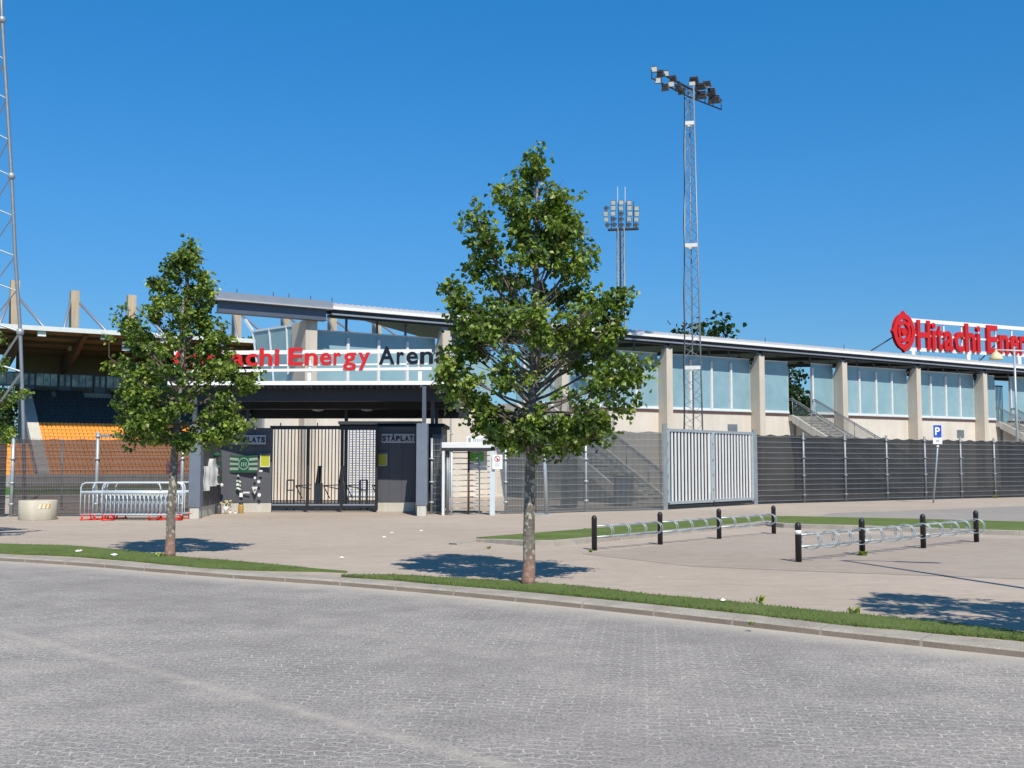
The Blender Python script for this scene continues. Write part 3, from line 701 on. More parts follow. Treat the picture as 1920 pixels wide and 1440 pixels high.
for t0 in LJ[2:]: mb.add([roofpt(t0+.1, .9, -.3), roofpt(t0+.3, .9, -.3), roofpt(t0+.3, -10.9, -.3), roofpt(t0+.1, -10.9, -.3), roofpt(t0+.1, .9, -.50), roofpt(t0+.3, .9, -.50), roofpt(t0+.3, -10.9, -.50), roofpt(t0+.1, -10.9, -.50)],
                    [(0, 3, 2, 1), (4, 5, 6, 7), (0, 1, 5, 4), (1, 2, 6, 5), (2, 3, 7, 6), (3, 0, 4, 7)])
mb.build('rafter', M['black'], st)
# overhanging roof end, heavier grey section
def ee(name, s0, s1, z0, z1, mat, a, b):
    return eave(name, s0, s1, z0, z1, mat, a, b)
ee('end_fascia', .85, 1.2, -.08, .22, M['slate_light'], -5.35, .04)
ee('end_fascia_lip', .85, 1.27, -.14, -.083, M['signgrey'], -5.45, .04)
ee('end_beam', .75, 1.0, -.60, -.143, M['slate_steel'], -5.0, -.2)
ee('end_beam_flange', .65, 1.1, -.64, -.603, M['slate_steel'], -5.05, -.2)
mb = MB()
for t in (-4.2, -2.6, -1.9, -.9, .1, 6, 13, 20, 26.5, 33, 40, 46): mb.tube([roofpt(t, .9, -.1), roofpt(t, .9, .42)], .022, 6)
mb.build('roof_stub', M['slate_steel'], st)
# side glass screen at the end of the stand
gA = Vector((A(569, 868, 48.0).x, 48.0, 0)); gB = Vector((A(487, 720, 50.9).x, 50.9, 0))
gB2 = Vector((A(474, 625, 50.9).x, 50.9, 0))
zb0, zb1 = 5.45, 7.95
def gp(k, z):      # k 0..1 right to left, slanted far edge
    lb = gA.lerp(gB, k); lt = gA.lerp(gB2, k); q = (z-zb0)/(zb1-zb0); p = lb.lerp(lt, q); return Vector((p.x, p.y, z))
for k0, k1 in ((.02, .33), (.36, .66), (.69, .97)):
    o = MB().prism([gp(k0, zb0), gp(k0, zb1), gp(k1, zb1), gp(k1, zb0)], (.02, .02, 0)).build('side_glass', M['frost'], st)
mb = MB()
for k in (0.0, .345, .675, 1.0): mb.bar(gp(k, zb0-.1), gp(k, zb1+.05), .09, .09)
mb.bar(gp(0, zb0-.05), gp(1, zb0-.05), .09, .10); mb.bar(gp(0, zb1), gp(1, zb1), .09, .10)
mb.bar(gp(1, zb1), gp(1.12, 8.55), .13, .13)
mb.build('side_glass_frame', M['pale_blue_metal'], st)
# little flood lamps under the eave
for t in (31.9, 33.9, 36.6, 38.3, 42.4, 43.3, 46.2, 50.2, 51.8, 28.6, 29.9):
    f = MB(); c = roofpt(t, -3.5, -.55); f.bar(c+Vector((0, 0, .25)), c, .04, .04); f.bar(c-U*.17+Vector((0, 0, -.05)), c+U*.17+Vector((0, 0, -.05)), .22, .12); f.build('eave_lamp', M['black'], st)

# staircases
def staircase(ta, tb, land, run, label, zt=4.42):
    s_ = thing('staircase', label, 'staircase', FW((ta+tb)/2, land+run/2, 0), 'outside stairs of the grandstand')
    n = 27; mb = MB()
    mb.fbox(ta, tb, .01, land+.01, zt-.22, zt-.003)
    for k in range(n):
        s0 = land+run*k/n; s1 = land+run*(k+1)/n; z = zt*(1-(k+1)/(n+0))
        if k < n-1: mb.fbox(ta+.08, tb-.08, s0+.012, s1+.01, max(0, z-.12), z+.0)
    mb.build('steps', M['conc_grey'], s_)
    for x in (ta, tb):
        sg = MB(); sg.prism([FW(x-.06, land, zt+.06), FW(x-.06, land+run, .1), FW(x-.06, land+run, 0), FW(x-.06, land+run-.8, 0), FW(x-.06, land, zt-.40)], U*.12)
        if land > .1: sg.fbox(x-.06, x+.06, .02, land, zt-.3, zt+.06)
        sg.build('stringer', M['conc_light'], s_)
        rl = MB()
        for hgt in (1.02, .93):
            pts = [FW(x, .05, zt+hgt), FW(x, land, zt+hgt), FW(x, land+run, hgt)] if land > .1 else [FW(x, .05, zt+hgt), FW(x, land+run, hgt)]
            rl.tube(pts+([FW(x, land+run+.35, .9)] if hgt > 1 else []), .028, 7)
        for k in range(7):
            ss = land+run*k/6; zz_ = zt*(1-k/6); rl.tube([FW(x, ss, zz_), FW(x, ss, zz_+1.0)], .022, 6)
        rl.build('railing', M['galv_dull'], s_, True)
        gl = MB(); gl.add([FW(x+.03, land, zt+.12), FW(x+.03, land+run, .12), FW(x+.03, land+run, .88), FW(x+.03, land, zt+.88)], [(0, 1, 2, 3)])
        gl.build('railing_glass', M['clear'], s_)
    wl = MB(); wl.prism([FW(ta+.25, land+.01, 0), FW(ta+.25, land+.01, zt-.45), FW(ta+.25, land+run-.9, 0)], U*(tb-ta-.5)); wl.build('under_wall', M['conc_grey'], s_)
staircase(8.8, 10.7, 2.5, 9.0, 'concrete staircase half hidden behind the mesh fence and tall tree')
staircase(29.2, 31.15, .3, 8.6, 'concrete staircase with glass railings leading to an open doorway with sky')
staircase(48.9, 50.6, .3, 8.6, 'concrete staircase with railings at the right edge below a barred door')
bg_ = MB(); 
for k in range(11): bg_.fbox(48.95+k*.155, 48.99+k*.155, -.6, -.56, 4.4, 7.0)
bg_.fbox(48.9, 50.6, -.61, -.55, 4.42, 4.5); bg_.fbox(48.9, 50.6, -.61, -.55, 6.95, 7.05); bg_.build('barred_door', M['slate_steel'], st)
bx_ = MB(); bx_.fbox(48.9, 50.6, -1.6, -1.5, 4.4, 7.6); bx_.build('door_recess', M['dark_steel'], st)

# rooftop sign
SGN = -1.2
sg = thing('rooftop_sign', 'big red letter sign with round emblem on white rails on the roof', 'sign', FW(44, SGN, 8.6))
def spt(px, py):     # point on the sign plane
    r = ray(px, py); q = (FW(0, SGN, 0)-Vector((0, 0, CAMH))).dot(N)/r.dot(N); return Vector((0, 0, CAMH))+r*q
def tz(p): d = p-P0; return d.dot(U), p.z
tH, zH = tz(spt(1720, 655)); tH2, zH2 = tz(spt(1724, 600)); tE, zE = tz(spt(1851, 662))
cap = (zH2-zH)*1.0; lenH = tE-tH; nat = sum(ADV[c] for c in 'Hitachi ')*cap/.72; xs = lenH/nat
print('roofsign', tH, zH, cap, xs)
sag = (zE-zH)/(tE-tH)
for nm, dz, hh_ in (('top_rail', cap*.97, .26), ('middle_rail', cap*.48, .12), ('bottom_rail', -.02, .24)):
    m_ = MB(); m_.bar(FW(tH-1.1, SGN-.18, zH+dz), FW(tH+22, SGN-.18, zH+dz+sag*22), .1, hh_); m_.build(nm, M['white_paint'], sg)
up_ = MB()
for k in range(12): t_ = tH-.7+k*1.9; z_ = zH+sag*(t_-tH); up_.bar(FW(t_, SGN-.24, z_-.02), FW(t_, SGN-.24, z_+cap), .09, .09)
up_.build('uprights', M['white_paint'], sg)
for k in range(4):
    t_ = tH+.1+5.8*k-.4; z_ = zH+sag*(t_-tH)
    ft = MB(); ft.lathe(FW(t_, SGN-.1, 0)+Vector((0, 0, zroof(t_, SGN)-.1)), [(.17, 0), (.13, .1), (.13, z_-.1-zroof(t_, SGN)+.1)], 12); ft.build('foot', M['white_paint'], sg, True)
    if k < 4:
        b_ = MB(); e_ = FW(t_-3.6 if k == 0 else t_+2.6, SGN-1.6, 0); e_.z = zroof(0, -3)-.05 - .0068*t_
        top_ = FW(t_-1.4 if k == 0 else t_+3.6, SGN-.3, z_+.9); b_.tube([e_, top_], .045, 6); b_.lathe(e_, [(.13, 0), (.13, .12), (.05, .2)], 8); b_.build('stay', M['dark_steel'], sg, True)
UZ = Vector((0, 0, 1)); UX = (U+Vector((0, 0, sag))).normalized()
text_parts('Hitachi Energy', FW(tH, SGN, zH), UX, UZ, cap, .22, lambda i: M['red'], sg, xs)
def emblem(c, ux, r, thick, parent, rz=None, name='emblem'):
    rz = rz or r; n = 48; nrm = ux.cross(UZ).normalized()
    def ring(r0, r1, rz0, rz1, a0=0, a1=360, pts=None):
        m_ = MB(); k = max(4, int((a1-a0)/7.5)); V0 = []
        for i in range(k+1):
            a = R(a0+(a1-a0)*i/k)
            for (rr_, rzz) in ((r0, rz0), (r1, rz1)):
                bump_ = 1+(.15*max(0, 1-abs(((math.degrees(a)+45) % 90)-45)/9.0) if (pts and rr_ == r1) else 0)
                V0.append(c+ux*math.cos(a)*rr_*bump_+UZ*math.sin(a)*rzz*bump_)
        V = V0+[p-nrm*thick for p in V0]; o = len(V0); fs = []
        for i in range(k):
            a, b, c_, d = 2*i, 2*i+1, 2*i+3, 2*i+2
            fs += [(a, b, c_, d), (o+d, o+c_, o+b, o+a), (b, o+b, o+c_, c_), (a, d, o+d, o+a)]
        m_.add(V, fs); return m_
    q = rz/r
    ring(r*.70, r, r*.70*q, r*q, pts=True).build(name+'_ring', M['red'], parent)
    ring(.001, r*.23, .001, r*.23*q).build(name+'_core', M['red'], parent)
    ring(r*.40, r*.60, r*.40*q, r*.60*q).build(name+'_inner_ring', M['red'], parent)
    b_ = MB()
    for a in (45, 135, 225, 315):
        m2 = ring(r*.595, r*.705, r*.595*q, r*.705*q, a-14, a+14); b_.v += m2.v if not b_.v else []; 
        if b_.v is not m2.v and len(b_.v) != len(m2.v): 
            o = len(b_.v); b_.v += m2.v; b_.f += [tuple(i+o for i in f) for f in m2.f]
        elif not b_.f: b_.f += m2.f
        else:
            o = len(b_.v); b_.v += m2.v; b_.f += [tuple(i+o for i in f) for f in m2.f]
    b_.build(name+'_segment', M['red'], parent)
    s_ = MB()
    for a in (0, 180):
        d = ux*math.cos(R(a))+UZ*math.sin(R(a)); s_.bar(c+d*r*.18-nrm*thick*.5, c+d*r*.4-nrm*thick*.5, r*.07, thick*.9)
    s_.build(name+'_spoke', M['red'], parent)
tL, zL = tz(spt(1695, 622)); zt_ = tz(spt(1695, 583))[1]
emblem(FW(tL, SGN+.05, zL), UX, (zt_-zL)/1.15*.86, .22, sg, (zt_-zL)/1.15)

# ================================================================== FAR STAND
fs = thing('grandstand', 'far open stand with orange and black seats across the pitch', 'grandstand', FQ(10, 95, -1))
NR = 24; Z0 = .35; DZ = .46; D0 = 88.0
mb = MB()
for k in range(NR+1):
    d = D0+.8*k; z = Z0+DZ*k-.35; mb.box(-.6, 46, d, d+.8, -1, z, lambda v: FQ(v.x, v.y, v.z))
    if k < 9: mb.box(-14, -.603, d, d+.8, -1, z, lambda v: FQ(v.x, v.y, v.z))
mb.build('terrace', M['conc_grey'], fs)
mb = MB(); mb.box(-14, 46, D0-1.0, D0-.85, -1, Z0+.0, lambda v: FQ(v.x, v.y, v.z)); mb.build('front_wall', M['conc_grey'], fs)
mb = MB(); mb.prism([FQ(-.6, D0-.8, -.9), FQ(-.6, D0-.8, Z0+.25), FQ(-.6, D0+.8*NR, Z0+DZ*NR+.15), FQ(-.6, D0+.8*NR, -.9)], U*1.3); mb.build('aisle_stair', M['conc_light'], fs)
def seat_mb(t, k):
    m_ = MB(); d = D0+.8*k; z = Z0+DZ*k
    q = lambda a, b, c: FQ(t+a, d+b, z+c)
    m_.add([q(-.21, .02, .0), q(.21, .02, .0), q(.22, .40, -.03), q(-.22, .40, -.03), q(-.21, .02, -.05), q(.21, .02, -.05)], [(0, 1, 2, 3), (0, 4, 5, 1)])
    m_.add([q(-.22, .38, -.05), q(.22, .38, -.05), q(.22, .45, .30), q(.16, .47, .37), q(-.16, .47, .37), q(-.22, .45, .30)], [(0, 1, 2, 3, 4, 5)])
    m_.add([q(-.16, .47, .37), q(.16, .47, .37), q(.16, .52, .36), q(-.16, .52, .36)], [(0, 1, 2, 3)])
    return m_
so_ = MB(); sb_ = MB(); cnt = 0
def mbadd(a, b): o = len(a.v); a.v += b.v; a.f += [tuple(i+o for i in f) for f in b.f]
for k in range(NR):
    ts = [.95+.5*i for i in range(60)]+([-1.1-.5*i for i in range(24)] if k < 8 else [])
    for t in ts:
        s_ = seat_mb(t, k)
        if k <= 13 and k >= 9 and .9 < t < 10.9 and cnt < 100:
            s_.build('seat', M['orange'], fs); cnt += 1
        elif k <= 13: mbadd(so_, s_)
        else:
            if k >= 22 and int(t/3.5) % 2 == 0 and t > 3: continue
            mbadd(sb_, s_)
o = so_.build('orange_seats', M['orange'], fs); o['kind'] = 'stuff'
o = sb_.build('black_seats', M['blackseat'], fs); o['kind'] = 'stuff'
bw = D0+.8*NR+.8
def qbox(m_, a, b, c, d, e, f): return m_.box(a, b, c, d, e, f, lambda v: FQ(v.x, v.y, v.z))
qbox(MB(), -1.0, 46, bw+.3, bw+.6, 10.5, 17.0).build('back_wall', M['wood'], fs)
x = -3.0; kk = 0
while x < 22:
    if kk % 2 == 0:
        wf = qbox(MB(), x-.05, x+2.7, bw+.12, bw+.27, 11.75, 13.65).build('window', M['slate_steel'], fs)
        g = MB()
        for q in range(3): qbox(g, x+.07+q*.88, x+.85+q*.88, bw+.06, bw+.115, 11.95, 13.5)
        g.build('glass_pane', M['boxglass'], wf); x += 2.85
    else:
        df = qbox(MB(), x, x+1.5, bw+.10, bw+.27, 11.0, 13.6).build('door', M['slate_steel'], fs)
        g = MB()
        for q in range(2): qbox(g, x+.15+q*.75, x+.6+q*.75, bw+.04, bw+.095, 12.0, 13.4)
        g.build('glass_pane', M['boxglass'], df); x += 1.6
    kk += 1
rf0, rf1 = D0+2, bw+1
zf = lambda d: 17.3-(d-rf0)*.075
mb = MB(); mb.add([FQ(-16, rf0, zf(rf0)-.1), FQ(48, rf0, zf(rf0)-.1), FQ(48, rf1, zf(rf1)), FQ(-16, rf1, zf(rf1)), FQ(-16, rf0, zf(rf0)+.2), FQ(48, rf0, zf(rf0)+.2), FQ(48, rf1, zf(rf1)+.4), FQ(-16, rf1, zf(rf1)+.4)],
              [(3, 2, 1, 0), (4, 5, 6, 7), (0, 1, 5, 4), (1, 2, 6, 5), (2, 3, 7, 6), (3, 0, 4, 7)]); mb.build('roof', M['wood'], fs)
qbox(MB(), -16, 48, rf0-.25, rf0-.003, zf(rf0)-.12, zf(rf0)+.42).build('roof_fascia', M['offwhite'], fs)
for j in range(9):
    t = 4.7+7.03*(j-2)
    b_ = MB(); b_.add([FQ(t-.25, rf0+.8, zf(rf0)-.12), FQ(t+.25, rf0+.8, zf(rf0)-.12), FQ(t+.25, rf1-.2, zf(rf1)-.02), FQ(t-.25, rf1-.2, zf(rf1)-.02), FQ(t-.25, rf0+.8, zf(rf0)-.35), FQ(t+.25, rf0+.8, zf(rf0)-.35), FQ(t+.25, 99, zf(99)-1.9), FQ(t-.25, 99, zf(99)-1.9), FQ(t+.25, rf1-.2, zf(rf1)-2.4), FQ(t-.25, rf1-.2, zf(rf1)-2.4)],
                        [(0, 1, 5, 4), (4, 5, 6, 7), (7, 6, 8, 9), (1, 2, 8, 6, 5), (0, 4, 7, 9, 3)]); b_.build('roof_beam', M['wood_beam'], fs)
    p_ = qbox(MB(), t-.52, t+.52, 99.4, 100.6, 16, 23.7 if j != 1 else 24.4).build('pylon', M['conc_far'], fs)
    s_ = MB()
    for sg_ in (-1, 1): s_.tube([FQ(t+sg_*.5, 99.9, 22.3), FQ(t+sg_*2.5, rf0+.8, zf(rf0)+.2)], .16, 8)
    s_.build('strut', M['slate_light'], p_, True)
    l_ = qbox(MB(), t+1.6, t+2.5, rf0+.1, rf0+.7, zf(rf0)-.75, zf(rf0)-.15); l_.build('roof_lamp', M['lens'] if j % 2 else M['galv_dull'], fs)
for t in (9.0, 12.0): 
    l_ = MB()
    for q in range(3): qbox(l_, t, t+1.1, rf0+1.1, rf0+1.4, zf(rf0)-1.0-.42*q, zf(rf0)-.72-.42*q)
    l_.build('roof_lamp', M['lens'], fs)
mb = MB()
for d in (rf0+2.5, rf0+7, rf0+12): qbox(mb, -16, 48, d, d+.15, zf(d)-.45, zf(d)-.12)
mb.build('purlin', M['wood_beam'], fs)
tag(qbox(MB(), 13.0, 14.6, D0-4, D0-3.9, .3, 1.9).build('advertising_board', M['pink']), 'small plain red board standing at the far side of the pitch', 'board')

# ================================================================== MASTS
def lattice(mb, legs, zs, nodes_at, r):
    """legs: functions z -> point ; zigzag bracing on every face"""
    m_ = len(legs)
    for i in range(m_):
        a = legs[i]; b = legs[(i+1) % m_]
        for k in range(len(zs)-1):
            p, q = (a, b) if k % 2 == 0 else (b, a)
            mb.tube([p(zs[k]), q(zs[k+1])], r, 4, cap=False)
def tri_mast(c, w0, w1, h, rot, n=3):
    def leg(i):
        a = rot+2*math.pi*i/n
        def f(z): w_ = w0+(w1-w0)*z/h; return c+Vector((math.cos(a)*w_, math.sin(a)*w_, z))
        return f
    return [leg(i) for i in range(n)]
def lamp_head(parent, c, face, size, depth, lens=True, cols=1, nm='floodlight'):
    face = face.normalized(); sx = face.cross(UZ)
    if sx.length < .01: sx = Vector((1, 0, 0))
    sx.normalize(); sy = sx.cross(face)
    h = MB(); wv, hv = size
    pts = [c+sx*i*wv/2+sy*j*hv/2+face*k*depth/2 for k in (-1, 1) for (i, j) in ((-1, -1), (1, -1), (1, 1), (-1, 1))]
    pts[:4] = [c+sx*i*wv*.36+sy*j*hv*.36-face*depth/2 for (i, j) in ((-1, -1), (1, -1), (1, 1), (-1, 1))]
    h.add(pts, [(3, 2, 1, 0), (4, 5, 6, 7), (0, 1, 5, 4), (1, 2, 6, 5), (2, 3, 7, 6), (3, 0, 4, 7)])
    for q in range(3): o_ = c-face*depth*.62+sy*hv*(-.25+.25*q); h.bar(o_-sx*wv*.42, o_+sx*wv*.42, depth*.35, hv*.05)
    b = h.build(nm, M['fin'], parent)
    l_ = MB(); 
    for q in range(cols):
        hh_ = hv*.86/cols; yc = -hv*.43+hh_*(q+.5)
        l_.add([c+face*(depth/2+.012)+sx*i*wv*.43+sy*(yc+j*hh_*.42) for (i, j) in ((-1, -1), (1, -1), (1, 1), (-1, 1))], [(0, 1, 2, 3)])
    l_.build('lamp_glass', M['lens'], b)
D1 = 47.0; c1 = Vector((A(1301, 868, D1).x, D1, 0)); H1 = 18.6
m1 = thing('floodlight_mast', 'near lattice floodlight mast with a slanting arm of lamps above the roof', 'floodlight mast', c1)
legs = tri_mast(c1, .50, .22, H1, R(200))
for i, lg in enumerate(legs): MB().tube([lg(0), lg(H1)], .034, 7).build('leg', M['galv_dull'], m1, True)
mb = MB(); zs = [i*.42 for i in range(int(H1/.42)+1)]; lattice(mb, legs, zs, None, .011); mb.build('bracing', M['galv_dull'], m1)
mb = MB(); pts = [legs[0](z)+Vector((-.03+.018*math.sin(z*1.9), -.05, 0)) for z in [i*.35 for i in range(int(H1/.35)+1)]]; mb.tube(pts, .022, 5); mb.build('cable', M['black'], m1)
for y in (232, 461, 690):
    z = A(1290, y, D1).z; mb = MB(); ps = [lg(z) for lg in legs]
    for i in range(3): mb.bar(ps[i], ps[(i+1) % 3], .05, .16)
    mb.build('collar', M['offwhite'], m1)
aL = A(1222, 131, 44.9); aR = A(1352, 182, 49.0); aC = c1+Vector((0, 0, H1-.1))
zc = H1-.05; aL.z = aR.z = zc+.1
mb = MB(); mb.tube([aL, aC, aR], .05, 8); mb.tube([aL+Vector((0, 0, -.45)), aC+Vector((0, 0, -.4)), aR+Vector((0, 0, -.45))], .035, 8)
for k in range(9): p = aL.lerp(aR, k/8); mb.tube([p, p-Vector((0, 0, .45))], .02, 6)
mb.build('arm', M['dark_steel'], m1, True)
arm_d = (aR-aL).normalized()
for (px, py, len_) in ((1227, 130, 1), (1249, 138, 1), (1234, 151, 1), (1259, 158, 1), (1238, 138, 0), (1247, 164, 0), (1262, 148, 0), (1272, 164, 0), (1278, 171, 0)):
    k = (px-1222)/130; D = 44.9+4.1*k
    lamp_head(m1, A(px, py, D-.1), Vector((-.25, -1, -.35)) if len_ else Vector((.3, .9, -.75)), (.27, .27) if len_ else (.34, .26), .2)
for (px, py, fc, sz) in ((1301, 150, 0, (.45, .2)), (1298, 157, 1, (.3, .22)), (1313, 162, 0, (.5, .22)), (1325, 158, 0, (.42, .2)), (1328, 162, 1, (.2, .2)), (1300, 172, 1, (.14, .14)), (1314, 178, 0, (.55, .34)), (1334, 172, 0, (.4, .3)), (1339, 186, 0, (.58, .36))):
    k = (px-1222)/130; D = 44.9+4.1*k
    lamp_head(m1, A(px, py, D), Vector((-.2, -1, -.3)) if fc else Vector((.25, 1, -.55)), sz, .22)
# far mast
D2 = 150.0; c2 = Vector((A(1167, 868, D2).x, D2, -1)); H2 = A(1167, 428, D2).z+1
m2 = thing('floodlight_mast', 'distant floodlight mast with a square bank of lamps and two antennas', 'floodlight mast', c2)
legs = tri_mast(c2, .85, .62, H2, R(45), 4)
for lg in legs: MB().tube([lg(0), lg(H2)], .10, 6).build('leg', M['galv_dull'], m2, True)
mb = MB(); zs = [i*1.1 for i in range(int(H2/1.1)+1)]; lattice(mb, legs, zs, None, .035); mb.build('bracing', M['galv_dull'], m2)
mb = MB(); mb.tube([c2+Vector((-.1, -.4, 1)), c2+Vector((-.1, -.4, H2))], .12, 6); mb.build('cable', M['dark_steel'], m2)
mb = MB(); mb.bar(A(1140, 431, D2), A(1197, 429, D2), .8, .22); 
for x in (1146, 1160, 1174, 1188): mb.bar(A(x, 431, D2+.3), A(x, 378, D2+.3), .1, .1)
mb.build('frame', M['dark_steel'], m2)
for i, x in enumerate((1158, 1172)): MB().tube([A(x, 380, D2), A(x, 350, D2)], .05, 6).build('antenna', M['offwhite'], m2)
rnd = random.Random(9)
for r_, row in enumerate([(1150, 1164.5, 1180), (1137, 1150, 1165, 1180, 1193.5), (1136, 1149.5, 1165, 1181, 1194), (1137, 1151, 1164.5, 1180, 1193.5), (1139, 1151.5, 1165, 1179, 1193)]):
    for i, x in enumerate(row):
        y = 380+10.4*r_-(.6 if i % 2 else 0); bright = rnd.random() < .62 and r_ < 4
        lamp_head(m2, A(x, y, D2-.2), Vector((rnd.uniform(-.35, .1), -1, -.35)) if bright else Vector((.7, -.35, -.75)), (.72, .66), .35, cols=3)
# left mast
DL = 45.0
m3pts = [A(46, 941, DL), A(44, 800, DL), A(38, 622, DL), A(28.5, 480, DL), A(21.5, 330, DL), A(10, 140, DL), A(4, 37, DL), A(-3, -140, DL)]
m3 = thing('floodlight_mast', 'tall lattice mast leg with braces cut off by the left edge', 'floodlight mast', Vector((m3pts[0].x-1.4, DL, 0)))
m3pts[0].z = 0
MB().tube(m3pts, .075, 10).build('leg', M['galv_dull'], m3, True)
off2 = lambda z: Vector((-3.4+.10*z, -1.1+.03*z, 0)); off3 = lambda z: Vector((-2.6+.07*z, 2.6-.06*z, 0))
for of in (off2, off3): MB().tube([p+of(p.z) for p in m3pts], .075, 10).build('leg', M['galv_dull'], m3, True)
mb = MB(); ys = [800, 697, 622, 545, 480, 405, 330, 262, 185, 112, 37, -40]; xs_ = [44, 41, 38, 31, 28.5, 25, 21.5, 16, 12, 9, 4, 1]
nod = [A(x, y, DL) for x, y in zip(xs_, ys)]
for k in range(1, len(nod)-1):
    for of in (off2, off3):
        a = nod[k]; lo = nod[k].z-.9 if k > 2 else nod[k].z-1.5; hi = nod[k].z+.9
        for zz_ in ((hi,) if of is off2 else (lo,)):
            f = (zz_-nod[0].z)/(nod[-1].z-nod[0].z); b = nod[0].lerp(nod[-1], f); b.z = zz_; mb.tube([a, b+of(zz_)], .028 if k > 2 else .05, 6, cap=False)
mb.build('bracing', M['galv'], m3, True)
for k in (2, 6, 10): MB().lathe(nod[k]-Vector((0, 0, .13)), [(.09, 0), (.15, .04), (.15, .2), (.09, .26)], 12).build('collar', M['galv'], m3, True)

# street lamp behind the fence at right
DL4 = 57.0; lb = Vector((A(1909, 868, DL4).x, DL4, 0)); zt = A(1909, 650, DL4).z
lp = thing('street_lamp', 'slim grey lamp post with cream dome shades rising behind the fence', 'street lamp', lb)
MB().tube([lb, lb+Vector((0, 0, zt))], .075, 10, .055).build('pole', M['galv'], lp, True)
MB().tube([A(1868, 656, DL4), A(1950, 659, DL4)], .04, 8).build('arm', M['pale_blue_metal'], lp, True)
for px in (1868, 1950): 
    c = A(px, 675, DL4); MB().lathe(c, [(.34, 0), (.36, .03), (.33, .14), (.24, .30), (.12, .42), (.05, .46), (.05, .56)], 20).build('lamp_shade', M['cream_shade'], lp, True)

# ================================================================== FENCES
def post_mb(p, h, r=.045, clamps=(.35, 1.0, 1.75, 2.45)):
    m_ = MB(); m_.tube([p, p+Vector((0, 0, h))], r, 10)
    for z in clamps:
        if z < h: m_.box(p.x-.07, p.x+.07, p.y-.075, p.y+.05, z, z+.06)
    return m_
def wires(a, b, h0, h1, dv=.05, dh=.2, rv=.0025, rh=.004, vert=True):
    m_ = MB(); L = (b-a).length; n = int(L/dv)
    d = (b-a).normalized(); nx = Vector((-d.y, d.x, 0))
    if vert:
        for i in range(n+1):
            p = a+d*(i*dv); m_.bar(p+Vector((0, 0, h0)), p+Vector((0, 0, h1)), rv*2, rv*2, up=(0, 1, 0))
    z = h0+.02
    while z < h1:
        for o in (-.008, .008): m_.bar(a+nx*o+Vector((0, 0, z)), b+nx*o+Vector((0, 0, z)), rh*2, rh*2)
        z += dh
    return m_
def cloth_mb(a, b, h0, h1, off, seed=1, sag=.05):
    rnd = random.Random(seed); m_ = MB(); n = max(6, int((b-a).length/.14)); rows = 7
    d = (b-a).normalized(); nx = Vector((-d.y, d.x, 0)); ph = rnd.uniform(0, 6)
    for i in range(n+1):
        f = i/n; p = a.lerp(b, f)
        for j in range(rows):
            g = j/(rows-1); top = h1-sag*abs(math.sin(f*math.pi*3.0+ph))*.6-rnd.uniform(0, .012)
            bot = h0+rnd.uniform(0, .02)
            bil = .014*math.sin(f*9+ph+g*1.2)+.006*math.sin(f*23+g*2)
            q = p+nx*(off+bil); m_.v.append(Vector((q.x, q.y, bot+(top-bot)*g)))
    for i in range(n):
        for j in range(rows-1): k = i*rows+j; m_.f.append((k, k+rows, k+rows+1, k+1))
    return m_
# left transparent fence
FL = [Vector((-15.45, 33.1, 0)), Vector((-12.95, 33.4, 0)), Vector((-10.35, 33.6, 0)), Vector((-9.75, 33.6, 0))]
fl = thing('fence', 'see-through grey wire mesh fence behind the stacked crowd barriers', 'fence', FL[1])
for i in range(3): wires(FL[i], FL[i+1], .03, 2.42).build('mesh_panel', M['galv_dull'], fl); 
for i in range(3): cloth_mb(FL[i], FL[i+1], .05, 2.4, .05, i).build('windbreak', M['cloth_left'], fl)
for p, h in ((FL[0], 2.5), (FL[1], 2.62), (FL[2], 2.55)): post_mb(p, h, .055).build('post', M['galv'], fl, True)
pa = A(118, 868, 38); pa.z = 0; MB().tube([pa, pa+Vector((-.05, 0, 2.5))], .04, 8).build('inner_post', M['galv'], fl, True)
mb = MB(); mb.bar(FL[1]+Vector((0, 0, 2.5)), FL[1].lerp(FL[2], .9)+Vector((0, 0, 2.5)), .06, .08); mb.build('top_rail', M['galv_dull'], fl)
fo = thing('fence', 'dark cloth covered fence at the left edge behind the leaves', 'fence', Vector((-17, 32.8, 0)))
pa = Vector((-19.5, 32.2, 0)); pb = Vector((-15.6, 33.0, 0))
wires(pa, pb, .03, 2.42, vert=False).build('mesh_panel', M['galv_dull'], fo); cloth_mb(pa, pb, .04, 2.4, .04, 4).build('windbreak', M['cloth_dark'], fo)
post_mb(pa, 2.45).build('post', M['galv'], fo, True); post_mb(pa.lerp(pb, .4), 2.45).build('post', M['galv'], fo, True)
# small fence between booth and turnstile
ff = thing('fence', 'narrow mesh fence strip between the grey column and the turnstile', 'fence', G(818, 964.5))
a = G(808, 964); b = G(829, 964); wires(a, b, .04, 2.42).build('mesh_panel', M['galv'], ff); post_mb(a+Vector((.02, -.02, 0)), 2.45, .04).build('post', M['galv'], ff, True)
wires(a+Vector((0, .5, 0)), b+Vector((.0, 1.6, 0)), .04, 2.6).build('mesh_panel', M['galv_dull'], ff)
